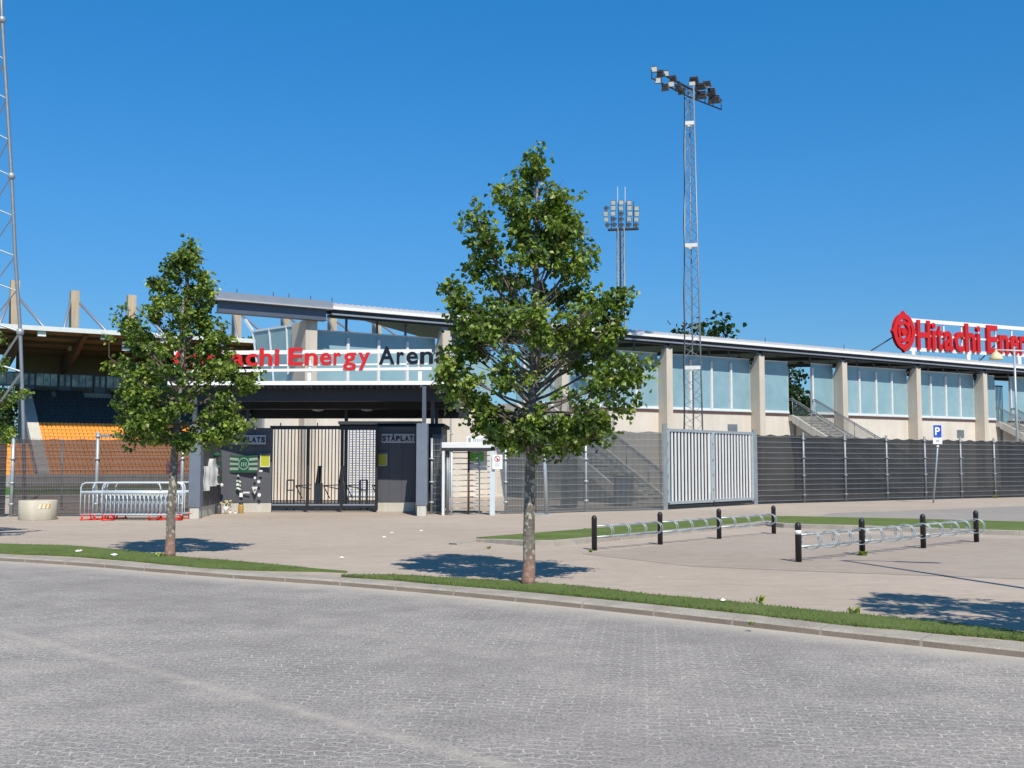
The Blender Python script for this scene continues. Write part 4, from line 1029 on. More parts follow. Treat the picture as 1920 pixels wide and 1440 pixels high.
# middle fence with thin cloth
FM = [G(933, 964), G(948, 963.5), G(1023, 963), G(1099, 960), G(1244, 956.5)]
hm = [2.42, 2.45, 2.62, 2.66, 2.75]
fm = thing('fence', 'mesh fence with thin grey cloth in front of the stairs, behind the tall tree', 'fence', FM[2])
for i in range(4):
    wires(FM[i], FM[i+1], .03, hm[i+1], dv=.05, dh=.22).build('mesh_panel', M['galv'], fm)
    if i: cloth_mb(FM[i], FM[i+1], .08, hm[i+1]+.02, .06, 10+i, .09).build('windbreak', M['cloth_thin'], fm)
for i in (1, 3): post_mb(FM[i], hm[i]+.1, .04).build('post', M['galv'], fm, True)
lp_ = thing('support_post', 'stout leaning galvanised post on a foot plate beside the tall tree', 'post', G(1025, 966))
p0 = G(1025, 966); MB().tube([p0, p0+Vector((-.10, 0, 2.68))], .062, 12).build('pole', M['galv'], lp_, True)
mb = MB(); mb.box(p0.x-.2, p0.x+.25, p0.y-.1, p0.y+.12, 0, .03); mb.bar(p0+Vector((-.05, 0, .04)), p0+Vector((-.75, .4, .04)), .05, .05); mb.build('foot_plate', M['galv'], lp_)
# right dark fence
FR = [G(1420, 945.5), G(1508, 943), G(1586, 941), G(1664, 938.6), G(1736, 937), G(1803, 935), G(1866, 933.5), G(1926, 932), G(1985, 930.8)]
FR = [p for p in FR]; hr = [2.93, 2.92, 2.90, 2.86, 2.84, 2.86, 2.82, 2.78, 2.78]
fr_ = thing('fence', 'long dark cloth covered fence running right of the double gate', 'fence', FR[3])
for i in range(len(FR)-1):
    a, b = FR[i], FR[i+1]
    m_ = MB(); d = (b-a).normalized(); nx = Vector((-d.y, d.x, 0))
    for q in range(13):
        z = .12+q*(2.7/12.5)
        m_.bar(a-nx*.03+Vector((0, 0, z)), b-nx*.03+Vector((0, 0, z)), .009, .009)
    m_.build('mesh_panel', M['galv'], fr_)
    cloth_mb(a, b, .03, (hr[i]+hr[i+1])/2-.10, .03, 30+i, .12).build('windbreak', M['cloth_dark'], fr_)
for i in range(1, len(FR)): post_mb(FR[i]-Vector((0, .03, 0)), hr[i], .05, (.3, 1.1, 1.85, 2.6)).build('post', M['galv_dull'], fr_, True)

# double gate
ga, gb = G(1248, 956), G(1417, 946); gd = (gb-ga).normalized(); gn = Vector((-gd.y, gd.x, 0)); GLn = (gb-ga).length
gt = thing('gate', 'galvanised double gate of close vertical bars with dark cloth behind', 'gate', (ga+gb)/2)
for p, h in ((ga, 3.05), (gb, 2.98)): m_ = MB(); m_.bar(p, p+Vector((0, 0, h)), .15, .15, up=(0, 1, 0)); m_.build('gate_post', M['galv_dull'], gt)
for (f0, f1) in ((.035, .49), (.51, .965)):
    P = lambda f, z, o=0: ga+gd*GLn*f+gn*o+Vector((0, 0, z))
    m_ = MB(); z0_, z1_ = .24, 2.82
    for f in (f0, f1): m_.bar(P(f, z0_), P(f, z1_), .09, .09, up=(0, 1, 0))
    m_.bar(P(f0, z0_), P(f1, z0_), .09, .10); m_.bar(P(f0, z1_), P(f1, z1_), .09, .10)
    leaf = m_.build('gate_leaf', M['galv'], gt)
    m_ = MB(); nb = 13
    for k in range(1, nb): f = f0+(f1-f0)*k/nb; m_.bar(P(f, z0_), P(f, z1_), .10, .03, up=gn)
    m_.build('bars', M['offwhite'], leaf)
    m_ = MB(); m_.add([P(f0, z0_, .12), P(f1, z0_, .12), P(f1, z1_, .12), P(f0, z1_, .12)], [(0, 1, 2, 3)]); m_.build('windbreak', M['black'], leaf)
    m_ = MB(); m_.tube([P(f0, .12, .05), P(f1, .12, .05)], .06, 8); m_.build('bottom_pipe', M['dark_steel'], leaf)
    m_ = MB()
    for z in (.6, 1.15, 1.7, 2.3): m_.bar(P(f0-.018, z, -.04), P(f0-.018, z+.10, -.04), .06, .06)
    m_.build('hinge', M['galv_dull'], leaf)

# ================================================================== ENTRANCE
def wallbox(name, label, a, b, thick, h, side=1, plinth=.33, capw=True, cat='wall', m=None):
    """panelled wall from a to b on a concrete plinth"""
    t = thing(name, label, cat, (a+b)/2); d = (b-a).normalized(); nx = Vector((-d.y, d.x, 0))*side
    MB().prism([a, b, b+nx*thick, a+nx*thick], (0, 0, plinth)).build('plinth', M['conc_light'], t, bevel=.01)
    a2 = a-nx*.02; b2 = b-nx*.02
    MB().prism([Vector((p.x, p.y, plinth+.003)) for p in (a2, b2, b2+nx*(thick+.04), a2+nx*(thick+.04))], (0, 0, h-plinth)).build('panelling', m or M['panel'], t)
    m_ = MB(); L = (b-a).length; n = max(1, int(L/.42))
    for i in range(1, n): p = a2.lerp(b2, i/n); m_.bar(p-nx*.004+Vector((0, 0, plinth+.03)), p-nx*.004+Vector((0, 0, h-.02)), .012, .008, up=nx)
    m_.build('panel_joint', M['wood_beam'], t); return t
LW0 = G(368, 972.5); LW1 = Vector((-9.70, 35.6, 0)); GL0 = Vector((-8.06, 35.9, 0)); GR0 = Vector((-4.62, 36.3, 0)); RW0 = Vector((-3.30, 36.3, 0)); RW1 = Vector((-2.94, 33.6, 0))
wallbox('entrance_wall', 'grey panelled side wall hung with white scarves, left of the turnstile gate', LW0+Vector((0, .25, 0)), LW1, .2, 2.85, 1)
wallbox('entrance_wall', 'dark panelled front wall with a green striped banner left of the gate', LW1+Vector((.01, 0, 0)), GL0, .25, 2.82, 1)
wallbox('entrance_wall', 'dark panelled wall with yellow notice right of the gate', GR0+Vector((.02, 0, 0)), RW0, .25, 2.88, 1)
wallbox('entrance_wall', 'splayed side wall between the right notice and the corner column', RW0+Vector((.01, 0, 0)), RW1, .2, 2.88, 1)
# corner columns
def column(c, w_, d_, h, label, ph=.4):
    t = thing('column', label, 'column', c)
    MB().box(c.x-w_/2+.03, c.x+w_/2-.03, c.y-d_/2+.03, c.y+d_/2-.03, 0, ph).build('plinth', M['conc_light'], t, bevel=.01)
    MB().box(c.x-w_/2, c.x+w_/2, c.y-d_/2, c.y+d_/2, ph-.06, h).build('cladding', M['panel_lit'], t, bevel=.008)
column(G(790, 968)+Vector((0, .25, 0)), .34, .5, 2.88, 'grey clad corner column right of the entrance wall')
column(G(363, 973)+Vector((0, .15, 0)), .34, .3, 2.85, 'blue grey end column left of the scarves')
# booth behind the right wall
bo = thing('ticket_booth', 'dark flat roofed booth behind the right entrance wall', 'booth', Vector((-3.4, 38.5, 0)))
MB().box(-4.55, -2.42, 36.62, 39.8, 0, 2.88).build('body', M['dark_steel'], bo)
MB().box(-4.62, -2.33, 36.57, 39.9, 2.883, 3.0).build('roof', M['navy'], bo)
MB().box(-6.55, -3.4, 40.2, 40.6, 3.1, 3.22).build('roof_flashing', M['white_paint'], bo)
MB().box(-6.5, -3.4, 40.21, 40.6, 2.9, 3.097).build('back_fascia', M['navy'], bo)
MB().box(-3.6, -3.4, 40.25, 40.55, 0, 2.9).build('back_post', M['dark_steel'], bo)
# canopy
cz0, cz1 = 4.08, 3.72; cy0, cy1 = 33.85, 42.0; cx0, cx1 = -11.0, -2.02
ca = thing('canopy', 'dark corrugated entrance canopy with a white front edge over the gate', 'canopy', Vector(((cx0+cx1)/2, 36, 0)))
def cpt(x, y, dz): return Vector((x, y+(-.02*(x-cx1)), cz0+(cz1-cz0)*(y-cy0)/(cy1-cy0)+dz))
mb = MB(); n = 46
P_ = []
for k in range(n):
    x = cx0+(cx1-cx0)*k/n; wd = (cx1-cx0)/n
    P_ += [(x, .0), (x+wd*.32, .0), (x+wd*.5, .12), (x+wd*.82, .12)]
P_.append((cx1, 0))
for (x, z), (x2, z2) in zip(P_, P_[1:]):
    mb.add([cpt(x, cy0, z), cpt(x2, cy0, z2), cpt(x2, cy1, z2), cpt(x, cy1, z)], [(0, 1, 2, 3)])
    mb.add([cpt(x, cy0, z+.012), cpt(x, cy1, z+.012), cpt(x2, cy1, z2+.012), cpt(x2, cy0, z2+.012)], [(0, 1, 2, 3)])
mb.build('roof_sheet', M['slate_steel'], ca)
mb = MB(); mb.add([cpt(x, y, z) for z in (.135, .18) for (x, y) in ((cx0, cy0), (cx1, cy0), (cx1, cy1), (cx0, cy1))], [(3, 2, 1, 0), (4, 5, 6, 7), (0, 1, 5, 4), (1, 2, 6, 5), (2, 3, 7, 6), (3, 0, 4, 7)]); mb.build('roof_deck', M['dark_steel'], ca)
def cbeam(name, y, dz0, dz1, w_, mat, x0=cx0+.1, x1=cx1-.1):
    m_ = MB(); a_ = [cpt(x0, y, dz0), cpt(x1, y, dz0), cpt(x1, y+w_, dz0), cpt(x0, y+w_, dz0)]; b_ = [p+Vector((0, 0, dz1-dz0)) for p in a_]
    m_.add(a_+b_, [(3, 2, 1, 0), (4, 5, 6, 7), (0, 1, 5, 4), (1, 2, 6, 5), (2, 3, 7, 6), (3, 0, 4, 7)]); m_.build(name, mat, ca)
cbeam('front_edge', cy0-.06, .045, .17, .055, M['white_paint'], cx0, cx1)
cbeam('beam', 34.5, -.40, -.01, .16, M['dark_steel'])
cbeam('beam', 37.6, -.36, -.01, .16, M['dark_steel'])
cbeam('beam', 41.2, -.38, -.01, .18, M['dark_steel'], cx0, cx1+.35)
m_ = MB(); m_.bar(cpt(cx1-.05, cy0+.1, -.08), cpt(cx1-.05, cy1, -.08), .08, .2); m_.build('side_beam', M['slate_steel'], ca)
for (x, y) in ((-2.78, 33.75), (-2.75, 36.9), (-2.78, 39.2), (-10.2, 34.3), (-10.2, 41.2), (-6.4, 41.2)):
    z0_ = 2.885 if (x, y) == (-2.78, 33.75) else 0; m_ = MB(); m_.box(x-.06, x+.06, y-.06, y+.06, z0_, cpt(x, y, -.01 if abs(y-34.2) > .3 else -.36).z); m_.build('post', M['slate_steel'], ca)
for x in (-7.3, -5.45): MB().lathe(cpt(x, 40.0, -.22), [(.05, 0), (.2, .03), (.22, .1), (.15, .16), (.05, .2)], 14).build('ceiling_lamp', M['offwhite'], ca, True)
cc = cpt(cx1-.3, 34.1, -.15); m_ = MB(); m_.bar(cc, cc+Vector((.22, -.15, .06)), .09, .09); m_.bar(cc+Vector((-.02, .05, .1)), cc, .04, .04); m_.build('camera', M['offwhite'], ca)
# sign on the canopy
SY = 33.9
sn = thing('entrance_sign', 'red and dark blue stadium name sign on white rails above the canopy', 'sign', Vector((-6.5, SY, 4.25)))
def sx(px, py): return A(px, py, SY+(-.02*((px-960)/2000*33.5-cx1)))
def rail(nm, x0, y0, x1, y1, hh, mat=M['white_paint'], o=.10): m_ = MB(); m_.bar(sx(x0, y0)+Vector((0, o, 0)), sx(x1, y1)+Vector((0, o, 0)), .06, hh); m_.build(nm, mat, sn)
rail('top_rail', 325, 661.5, 809, 658, .13); rail('middle_rail', 325, 686.5, 809, 681.5, .05); rail('bottom_rail', 325, 696, 809, 690.5, .09)
for px in (400, 579, 787): m_ = MB(); a_ = sx(px, 722); b_ = sx(px, 674); m_.bar(a_+Vector((0, .13, -.05)), b_+Vector((0, .13, 0)), .12, .06, up=(0, 1, 0)); m_.build('upright', M['white_paint'], sn)
pE = sx(538, 685); pA = sx(708, 683); e1_ = sx(538, 652); cap2 = e1_.z-pE.z
uxs = (pA-pE).normalized(); wE = sum(ADV[c] for c in 'Energy ')*cap2/.72; xs2 = (pA-pE).length/wE
wH = sum(ADV[c] for c in 'Hitachi ')*cap2/.72*xs2
print('sign cap', cap2, xs2)
word = 'Hitachi Energy Arena'
text_parts(word, pE-uxs*wH, uxs, UZ, cap2, .07, lambda i: M['navy'] if i >= 15 else M['red'], sn, xs2)
emblem(sx(348, 673)+Vector((0, 0, 0)), uxs, .36, .07, sn)

# staplats signs, notices
def plate(name, label, cat, c, ux, w_, h, mat, thick=.03, group=None):
    n_ = ux.cross(UZ).normalized(); t = thing(name, label, cat, c, group)
    MB().prism([c-ux*w_/2-UZ*h/2, c+ux*w_/2-UZ*h/2, c+ux*w_/2+UZ*h/2, c-ux*w_/2+UZ*h/2], -n_*thick).build('plate', mat, t)
    return t, n_
X1 = Vector((1, 0, 0))
def stap(c, label):
    t, n_ = plate('wall_sign', label, 'sign', c, X1, 1.24, .31, M['signgrey'])
    cap_ = .17; wd = sum(ADV[ch] for ch in 'STÅPLATS')*cap_/.72*.98
    text_parts('STÅPLATS', c-X1*wd/2-UZ*cap_/2+n_*.012, X1, UZ, cap_, .012, lambda i: M['black'], t, .98, off=.05)
c_ = A(443, 824.5, 35.64); stap(Vector((-8.84, 35.64, c_.z)), 'grey STÅPLATS sign above the green banner, partly behind leaves')
c_ = A(750, 822, 36.2); stap(Vector((A(750, 822, 36.2).x, 36.2, c_.z)), 'grey STÅPLATS sign above the dark wall right of the gate')
for (px, py, yy, lab) in ((497, 862.5, 35.72, 'yellow notice in a frame beside the green banner'), (717, 860.5, 36.23, 'yellow notice on the dark wall right of the gate')):
    c_ = A(px, py, yy); t, n_ = plate('notice', lab, 'notice', c_, X1, .30, .44, M['yellow'])
    m_ = MB(); m_.bar(c_-X1*.16+UZ*.195+n_*.012, c_+X1*.16+UZ*.195+n_*.012, .012, .06); m_.build('heading_strip', M['slate_steel'], t)
    m_ = MB()
    for s in (-1, 1): m_.bar(c_+X1*.155*s-UZ*.23+n_*.006, c_+X1*.155*s+UZ*.23+n_*.006, .02, .02, up=(0, 1, 0))
    m_.bar(c_-X1*.16-UZ*.225+n_*.006, c_+X1*.16-UZ*.225+n_*.006, .02, .02); m_.build('frame', M['offwhite'], t)
# sliding gate
g = thing('gate', 'black barred sliding gate across the turnstile entrance', 'gate', (GL0+GR0)/2+Vector((0, -.1, 0)))
gy = 36.0; xl, xr = A(511, 900, gy).x, A(706, 900, gy).x; zt0 = 2.78
m_ = MB(); m_.box(xl-.1, xr+.05, gy-.05, gy+.05, zt0, zt0+.12); m_.box(xl-.1, xr+.05, gy-.05, gy+.05, .14, .22); m_.box(xl-.1, xr+.05, gy-.045, gy+.045, .36, .40)
fx = [xl-.06, A(577, 900, gy).x, A(641, 900, gy).x, xr]
for i, x in enumerate(fx): m_.box(x-.045, x+.045, gy-.06, gy+.06, .06, zt0)
for i in (1, 0): m_.box(fx[i]-.01+.3, fx[i]+.02+.3, gy-.02, gy+.02, zt0+.12, zt0+.22)
m_.build('frame', M['black'], g)
m_ = MB()
for x0_, x1_, n_ in ((fx[0], fx[1], 11), (fx[1], fx[2], 10), (fx[2], fx[3], 10)):
    for k in range(1, n_): x = x0_+(x1_-x0_)*k/n_; m_.box(x-.014, x+.014, gy-.014, gy+.014, .22, zt0)
m_.build('bars', M['black'], g)
m_ = MB(); 
for x0_, x1_ in zip(fx, fx[1:]): m_.box(x0_+.045, x1_-.045, gy-.03, gy-.02, .225, .27)
m_.build('kick_rail', M['slate_light'], g)
# tripod turnstiles behind the gate
for k, (px, lab) in enumerate(((545, 'leftmost grey posted turnstile behind the black gate'), (597, 'steel turnstile with dark head behind the middle gate bars'), (640, 'steel turnstile with dark head behind the gate upright'), (682, 'pale framed turnstile in front of the sponsor board'))):
    yy = 37.4; x = A(px, 900, yy).x; t = thing('turnstile', lab, 'turnstile', Vector((x, yy, 0)), 'tripod turnstiles behind the gate')
    if k in (1, 2):
        MB().box(x-.10, x+.10, yy-.15, yy+.35, 0, .95).build('pedestal', M['galv_dull'], t, bevel=.02)
        MB().prism([Vector((x-.08, yy-.1, .95)), Vector((x+.08, yy-.1, .95)), Vector((x+.12, yy-.05, 1.55)), Vector((x-.02, yy-.05, 1.55))], (0, .1, 0)).build('reader', M['black'], t)
    else:
        m_ = MB()
        for s in (-.12, .12): m_.tube([Vector((x+s, yy, 0)), Vector((x+s, yy, 1.05))], .03, 8)
        m_.bar(Vector((x-.13, yy, 1.05)), Vector((x+.13, yy, 1.05)), .05, .05); m_.bar(Vector((x-.13, yy, .7)), Vector((x+.13, yy, .7)), .04, .04); m_.build('frame', M['galv'], t, True)
    m_ = MB(); hub = Vector((x+(.18 if k != 3 else .3), yy, .86))
    for d in ((.55, 0, -.12), (.18, .25, -.45), (.5, .3, .02)): m_.tube([hub, hub+Vector(d)], .018, 6)
    m_.build('tripod_arm', M['dark_steel'], t, True)
# sponsor board
yy = 45.0; c_ = A(678, 872, yy); bd = thing('sponsor_board', 'white press board printed with rows of tiny marks behind the gate', 'board', Vector((c_.x, yy, .3)))
x0_, x1_ = A(648, 900, yy).x, A(722, 900, yy).x
MB().box(x0_, x1_, yy, yy+.05, .2, 3.15).build('panel', M['white_paint'], bd)
m_ = MB(); m2_ = MB()
for r_ in range(27):
    for cidx in range(11):
        x = x0_+.17+cidx*.145; z = .42+r_*.1
        (m_ if (r_*3+cidx) % 7 < 4 else m2_).add([(x, yy-.004, z), (x+.085, yy-.004, z), (x+.085, yy-.004, z+.035), (x, yy-.004, z+.035)], [(0, 1, 2, 3)])
m_.build('printed_marks', simple('mark_violet', (.16, .14, .42), .6), bd); m2_.build('printed_marks', simple('mark_olive', (.36, .36, .16), .6), bd)
m_ = MB(); 
for x in (x0_+.1, x1_-.1): m_.box(x-.03, x+.03, yy+.05, yy+.11, 0, 3.1)
m_.build('stand', M['galv'], bd)

# full height turnstile
ty = 34.0; tx0, tx1 = A(829, 900, ty).x, A(928, 900, ty).x
T = thing('full_height_turnstile', 'white full height turnstile with rows of horizontal bars', 'turnstile', Vector(((tx0+tx1)/2, ty+.5, 0)))
MB().box(tx0-.02, tx1+.03, ty-.1, ty+1.2, 2.12, 2.30).build('header', M['offwhite'], T, bevel=.02)
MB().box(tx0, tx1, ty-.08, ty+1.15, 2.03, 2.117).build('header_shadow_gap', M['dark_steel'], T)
MB().box(tx1-.16, tx1, ty-.08, ty+.02, 0, 2.03).build('frame_post', M['pale_blue_metal'], T)
MB().box(tx0, tx0+.08, ty-.08, ty+.02, 0, 2.03).build('frame_post', M['offwhite'], T)
m_ = MB()
for k in range(5): a_ = R(100+k*20); m_.tube([Vector((tx0+.62+.62*math.cos(a_*1.0+.6), ty+.5-.5*math.sin(a_+.3)*.8, .03)), Vector((tx0+.62+.62*math.cos(a_*1.0+.6), ty+.5-.5*math.sin(a_+.3)*.8, 2.03))], .022, 7)
for x in (.15, .21, .28): m_.tube([Vector((tx0+x, ty+.1, .03)), Vector((tx0+x, ty+.1, 2.03))], .018, 7)
m_.build('cage_bars', M['galv'], T, True)
sh = Vector((tx0+.82, ty+.5, 0)); MB().tube([sh, sh+Vector((0, 0, 2.05))], .035, 10).build('shaft', simple('rusty_shaft', (.16, .10, .08), .6, .3), T, True)
MB().tube([Vector((tx0+.30, ty-.02, 0)), Vector((tx0+.30, ty-.02, 2.05))], .035, 10).build('inner_post', M['pale_blue_metal'], T, True)
rot = MB(); arm2 = MB()
for k in range(11):
    z = .20+k*.178
    rot.tube([sh+Vector((0, 0, z)), sh+Vector((-.52, -.30, z))], .017, 7); rot.tube([sh+Vector((0, 0, z)), sh+Vector((.30, -.42, z))], .017, 7); rot.tube([sh+Vector((0, 0, z)), sh+Vector((.12, .6, z))], .017, 7)
    arm2.tube([Vector((tx1-.12, ty+.2, z+.09)), Vector((tx1-.62, ty+.35, z+.075))], .014, 7)
rot.build('rotor_arms', M['galv'], T, True); arm2.build('fixed_arms', M['galv'], T, True)
MB().box(tx0+.1, tx1-.1, ty+1.2, ty+1.22, .0, .02).build('sill', M['galv'], T)
c_ = A(897, 850, ty+1.3); pl, n_ = plate('information_board', 'white board with green patch seen through the turnstile bars', 'board', Vector((A(895, 858, ty+1.3).x, ty+1.3, 1.72)), X1, .64, .62, M['white_paint'])
m_ = MB(); m_.box(A(880, 850, ty+1.27).x, A(907, 850, ty+1.27).x, ty+1.265, ty+1.295, 1.72, 2.0); m_.build('green_patch', M['signgreen'], pl)
c_ = A(898, 826, 35.2); t, n_ = plate('name_board', 'small pale board above the turnstile header', 'board', Vector((A(899, 826, 35.2).x, 35.2, 2.42)), X1, .84, .24, M['offwhite'])
MB().box(t.location.x-.36, t.location.x-.28, 35.17, 35.19, 2.36, 2.48).build('mark', M['slate_light'], t)
m_ = MB()
for k in range(9): m_.box(t.location.x-.2+k*.06, t.location.x-.165+k*.06, 35.17, 35.19, 2.38, 2.44)
m_.build('faded_lettering', M['signgrey'], t)
MB().box(t.location.x-.02, t.location.x+.02, 35.23, 35.26, 0, 2.3).build('stake', M['galv'], t)
# no smoking style sign
yy = 33.85; c_ = A(932.5, 866, yy); t, n_ = plate('prohibition_sign', 'white sign with a red crossed circle on the turnstile post', 'sign', c_, X1, .32, .45, M['white_paint'])
m_ = MB(); cc = c_+UZ*.10+n_*.006
for k in range(28):
    a0, a1 = 2*math.pi*k/28, 2*math.pi*(k+1)/28
    m_.add([cc+X1*math.cos(a)*r+UZ*math.sin(a)*r for a, r in ((a0, .075), (a0, .095), (a1, .095), (a1, .075))], [(0, 1, 2, 3)])
m_.bar(cc+X1*-.06+UZ*.06, cc+X1*.06-UZ*.06, .004, .018); m_.build('red_ring', M['red'], t)
m_ = MB(); m_.bar(cc-X1*.01-UZ*.01+n_*.002, cc+X1*.03-UZ*.04+n_*.002, .004, .05); m_.build('pictogram', M['black'], t)
m_ = MB(); 
for k in range(4): m_.bar(c_-X1*.09-UZ*(.04+.035*k)+n_*.004, c_+X1*(.09-.02*(k % 2))-UZ*(.04+.035*k)+n_*.004, .003, .008)
m_.build('small_print', M['signgrey'], t)

# banner, scarves and memorials
def drape(name, label, cat, pts_fn, nu, nv, mats, stripe, parent=None, group=None):
    V = [pts_fn(i/nu, j/nv) for i in range(nu+1) for j in range(nv+1)]; f = []; mi = []
    for i in range(nu):
        for j in range(nv): k = i*(nv+1)+j; f.append((k, k+nv+1, k+nv+2, k+1)); mi.append(stripe((i+.5)/nu, (j+.5)/nv))
    m_ = MB(); m_.v = V; m_.f = f; o = m_.build(name, mats)
    for p, q in zip(o.data.polygons, mi): p.material_index = q
    sd = o.modifiers.new('thick', 'SOLIDIFY'); sd.thickness = .006
    return tag(o, label, cat, group)
x0_, x1_ = A(431, 870, 35.6).x, A(483, 870, 35.6).x; zt_b, zb_b = A(440, 853, 35.6).z, A(440, 886, 35.6).z
bn = drape('banner', 'green and white striped banner with round emblem on the dark wall', 'banner',
      lambda u, v: Vector((x0_+(x1_-x0_)*u, 35.60+.008*math.sin(u*9)-(.02*u*0), zb_b+(zt_b-zb_b)*v-.03*math.sin(u*math.pi)*(v > .5))), 32, 28, [M['green'], M['whitegreen']],
      lambda u, v: 1 if (int(v*7) % 2 == 1 and (u < .30 or u > .70)) else 0)
cb_ = Vector(((x0_+x1_)/2, 35.585, (zt_b+zb_b)/2)); m_ = MB()
for k in range(30):
    a0, a1 = 2*math.pi*k/30, 2*math.pi*(k+1)/30
    m_.add([cb_+X1*math.cos(a)*r*.9+UZ*math.sin(a)*r for a, r in ((a0, .17), (a0, .20), (a1, .20), (a1, .17))], [(0, 1, 2, 3)])
for k in range(3): m_.bar(cb_+X1*(-.07+.07*k)-UZ*.09, cb_+X1*(-.06+.07*k)+UZ*.05, .03, .004, up=(0, 1, 0))
ro = m_.build('banner_emblem', simple('pale_green', (.25, .38, .30), .9), bn)
def hang(px, py0, py1, wpx, yy, label, mats, stripe, cat='scarf', n=14, group=None, xoff=0.0):
    a_ = A(px, py0, yy); b_ = A(px, py1, yy); wd = wpx/2000*yy
    ph = px
    return drape('scarf', label, cat, lambda u, v: Vector((a_.x+(u-.5)*wd*(1+.15*math.sin(v*5+ph)), yy+.02*math.sin(u*7+v*6+ph), b_.z+(a_.z-b_.z)*v+.02*math.sin(u*5))), 8, n, mats, stripe, group=group)
hang(447.5, 899, 921, 9, 35.58, 'short green and white striped scarf below the banner', [M['green'], M['whitecloth']], lambda u, v: int(v*6.5) % 2)
# white cloths on left side wall: plane nearly along Y
def lw(f, z, o=.05): p = (LW0+Vector((0, .25, 0))).lerp(LW1, f); return Vector((p.x+o, p.y, z))
def hang_lw(f0, f1, z0, z1, label, mats, stripe, seed=0, taper=0, cat='scarf'):
    return drape('scarf', label, cat, lambda u, v: lw(f0+(f1-f0)*(.5+(u-.5)*(1-taper*max(0, v-.7)*3)), z0+(z1-z0)*v, .03+(f1-f0)*3.4*.24*u+.018*math.sin(u*8+seed)+.012*math.sin(v*9+seed)), 10, 16, mats, stripe)
hang_lw(.12, .25, .80, 1.55, 'white scarf hanging nearest the end column', [M['whitecloth']], lambda u, v: 0, 1)
hang_lw(.31, .52, .92, 1.78, 'broad white shirt hanging between two scarves on the side wall', [M['whitecloth']], lambda u, v: 0, 4, .8, 'shirt')
hang_lw(.60, .74, .95, 1.62, 'dark and white striped scarf near the wall corner', [M['fin'], M['whitecloth']], lambda u, v: 1 if .42 < u < .58 or int(v*12) % 5 == 0 else 0, 2)
hang_lw(.82, .92, .85, 1.9, 'dark green scarf in the wall corner beside the banner', [M['fin'], M['green']], lambda u, v: int(v*5) % 2, 3)
def puff(name, label, cat, c, r, mat, squash=1.0, n=3):
    m_ = MB(); rnd = random.Random(int(c.x*100)); pr = []
    for q in range(7): a = math.pi*q/6; pr.append((max(.002, r*math.sin(a)*(1+rnd.uniform(-.15, .15))), r*squash*(1-math.cos(a))))
    m_.lathe(c, pr, 12); return tag(m_.build(name, mat, smooth=True), label, cat)
puff('cap', 'dark green cap hung above the scarves on the side wall', 'cap', lw(.62, 1.83, .12), .13, M['green'], .6)
puff('glove', 'white glove pinned low beside the wall corner', 'glove', lw(.90, .85, .1), .075, M['whitecloth'], .9)
# stickers on the front wall
for (px, py, w_, h, lab, mt, typ) in ((489, 883, .13, .07, 'small oval sticker under the yellow notice', 'offwhite', 12), (478, 896, .085, .085, 'small round sticker below the banner corner', 'offwhite', 12), (485, 903, .12, .11, 'white torn sticker below the round one', 'offwhite', 7), (462, 923.5, .22, .055, 'narrow white strip sticker low on the wall', 'offwhite', 4), (452, 928, .11, .14, 'small square white card below the striped scarf', 'white_paint', 4), (486, 928, .12, .13, 'crumpled white paper low on the wall by the gate', 'white_paint', 8), (446.5, 892, .12, .12, 'small grey triangle badge under the banner', 'signgrey', 3)):
    c_ = A(px, py, 35.62); m_ = MB(); m_.prism([c_+X1*math.cos(2*math.pi*k/typ+math.pi/4*(typ == 4)+math.pi/2*(typ == 3))*w_*(.7 if typ == 4 else .5)+UZ*math.sin(2*math.pi*k/typ+math.pi/4*(typ == 4)+math.pi/2*(typ == 3))*h*(.7 if typ == 4 else .5) for k in range(typ)], (0, .01, 0))
    tag(m_.build('sticker', M[mt]), lab, 'sticker')
c_ = A(477.5, 920, 35.60); pn = MB(); pn.prism([c_+Vector((-.1, 0, .13)), c_+Vector((.1, 0, .13)), c_+Vector((.0, 0, -.13))], (0, .01, 0)); pn = tag(pn.build('pennant', M['whitecloth']), 'white triangular pennant on the grey wall left of the gate', 'pennant')
MB().prism([c_+Vector((-.03, -.006, .04)), c_+Vector((.05, -.006, .06)), c_+Vector((.03, -.006, 0)), c_+Vector((-.02, -.006, -.03))], (0, .004, 0)).build('pennant_mark', M['slate_steel'], pn)
# candles and flowers at the foot
def jar(px, py, r, h, label, mat, lid='dark_steel'):
    c = G(px, py); t = thing('memorial_candle', label, 'candle', c)
    MB().lathe(c, [(r*.9, 0), (r, .02), (r, h*.7), (r*.8, h*.8)], 14).build('jar', mat, t, True); MB().lathe(c+Vector((0, 0, h*.8)), [(r*.75, 0), (r*.8, h*.08), (r*.3, h*.2)], 14).build('lid', M[lid], t, True)
jar(410, 963.5, .09, .34, 'dark lantern candle beside the wall corner', M['fin'])
jar(451.5, 962.5, .09, .36, 'amber lantern with black lid at the foot of the wall', M['amber'], 'black')
jar(431.5, 963.8, .05, .13, 'small pale grave candle between flowers and lantern', M['whitecloth'])
jar(441, 964, .045, .10, 'tiny pink white candle next to the amber lantern', M['offwhite'])
fb = G(423, 963.5); fw = thing('flower_bouquet', 'pale flower bouquet leaning on the plinth by the wall corner', 'flowers', fb)
m_ = MB(); rnd = random.Random(2); bl = MB()
for k in range(14):
    tip = fb+Vector((rnd.uniform(-.16, .16), rnd.uniform(0, .12), rnd.uniform(.22, .46))); m_.tube([fb+Vector((rnd.uniform(-.03, .03), 0, .02)), tip], .006, 4); bl.lathe(tip, [(.004, -.02), (.035, 0), (.04, .02), (.02, .045)], 8)
m_.build('stems', M['green'], fw); bl.build('blossoms', simple('blossom', (.62, .5, .30), .8, 0, .4, 12), fw, True)
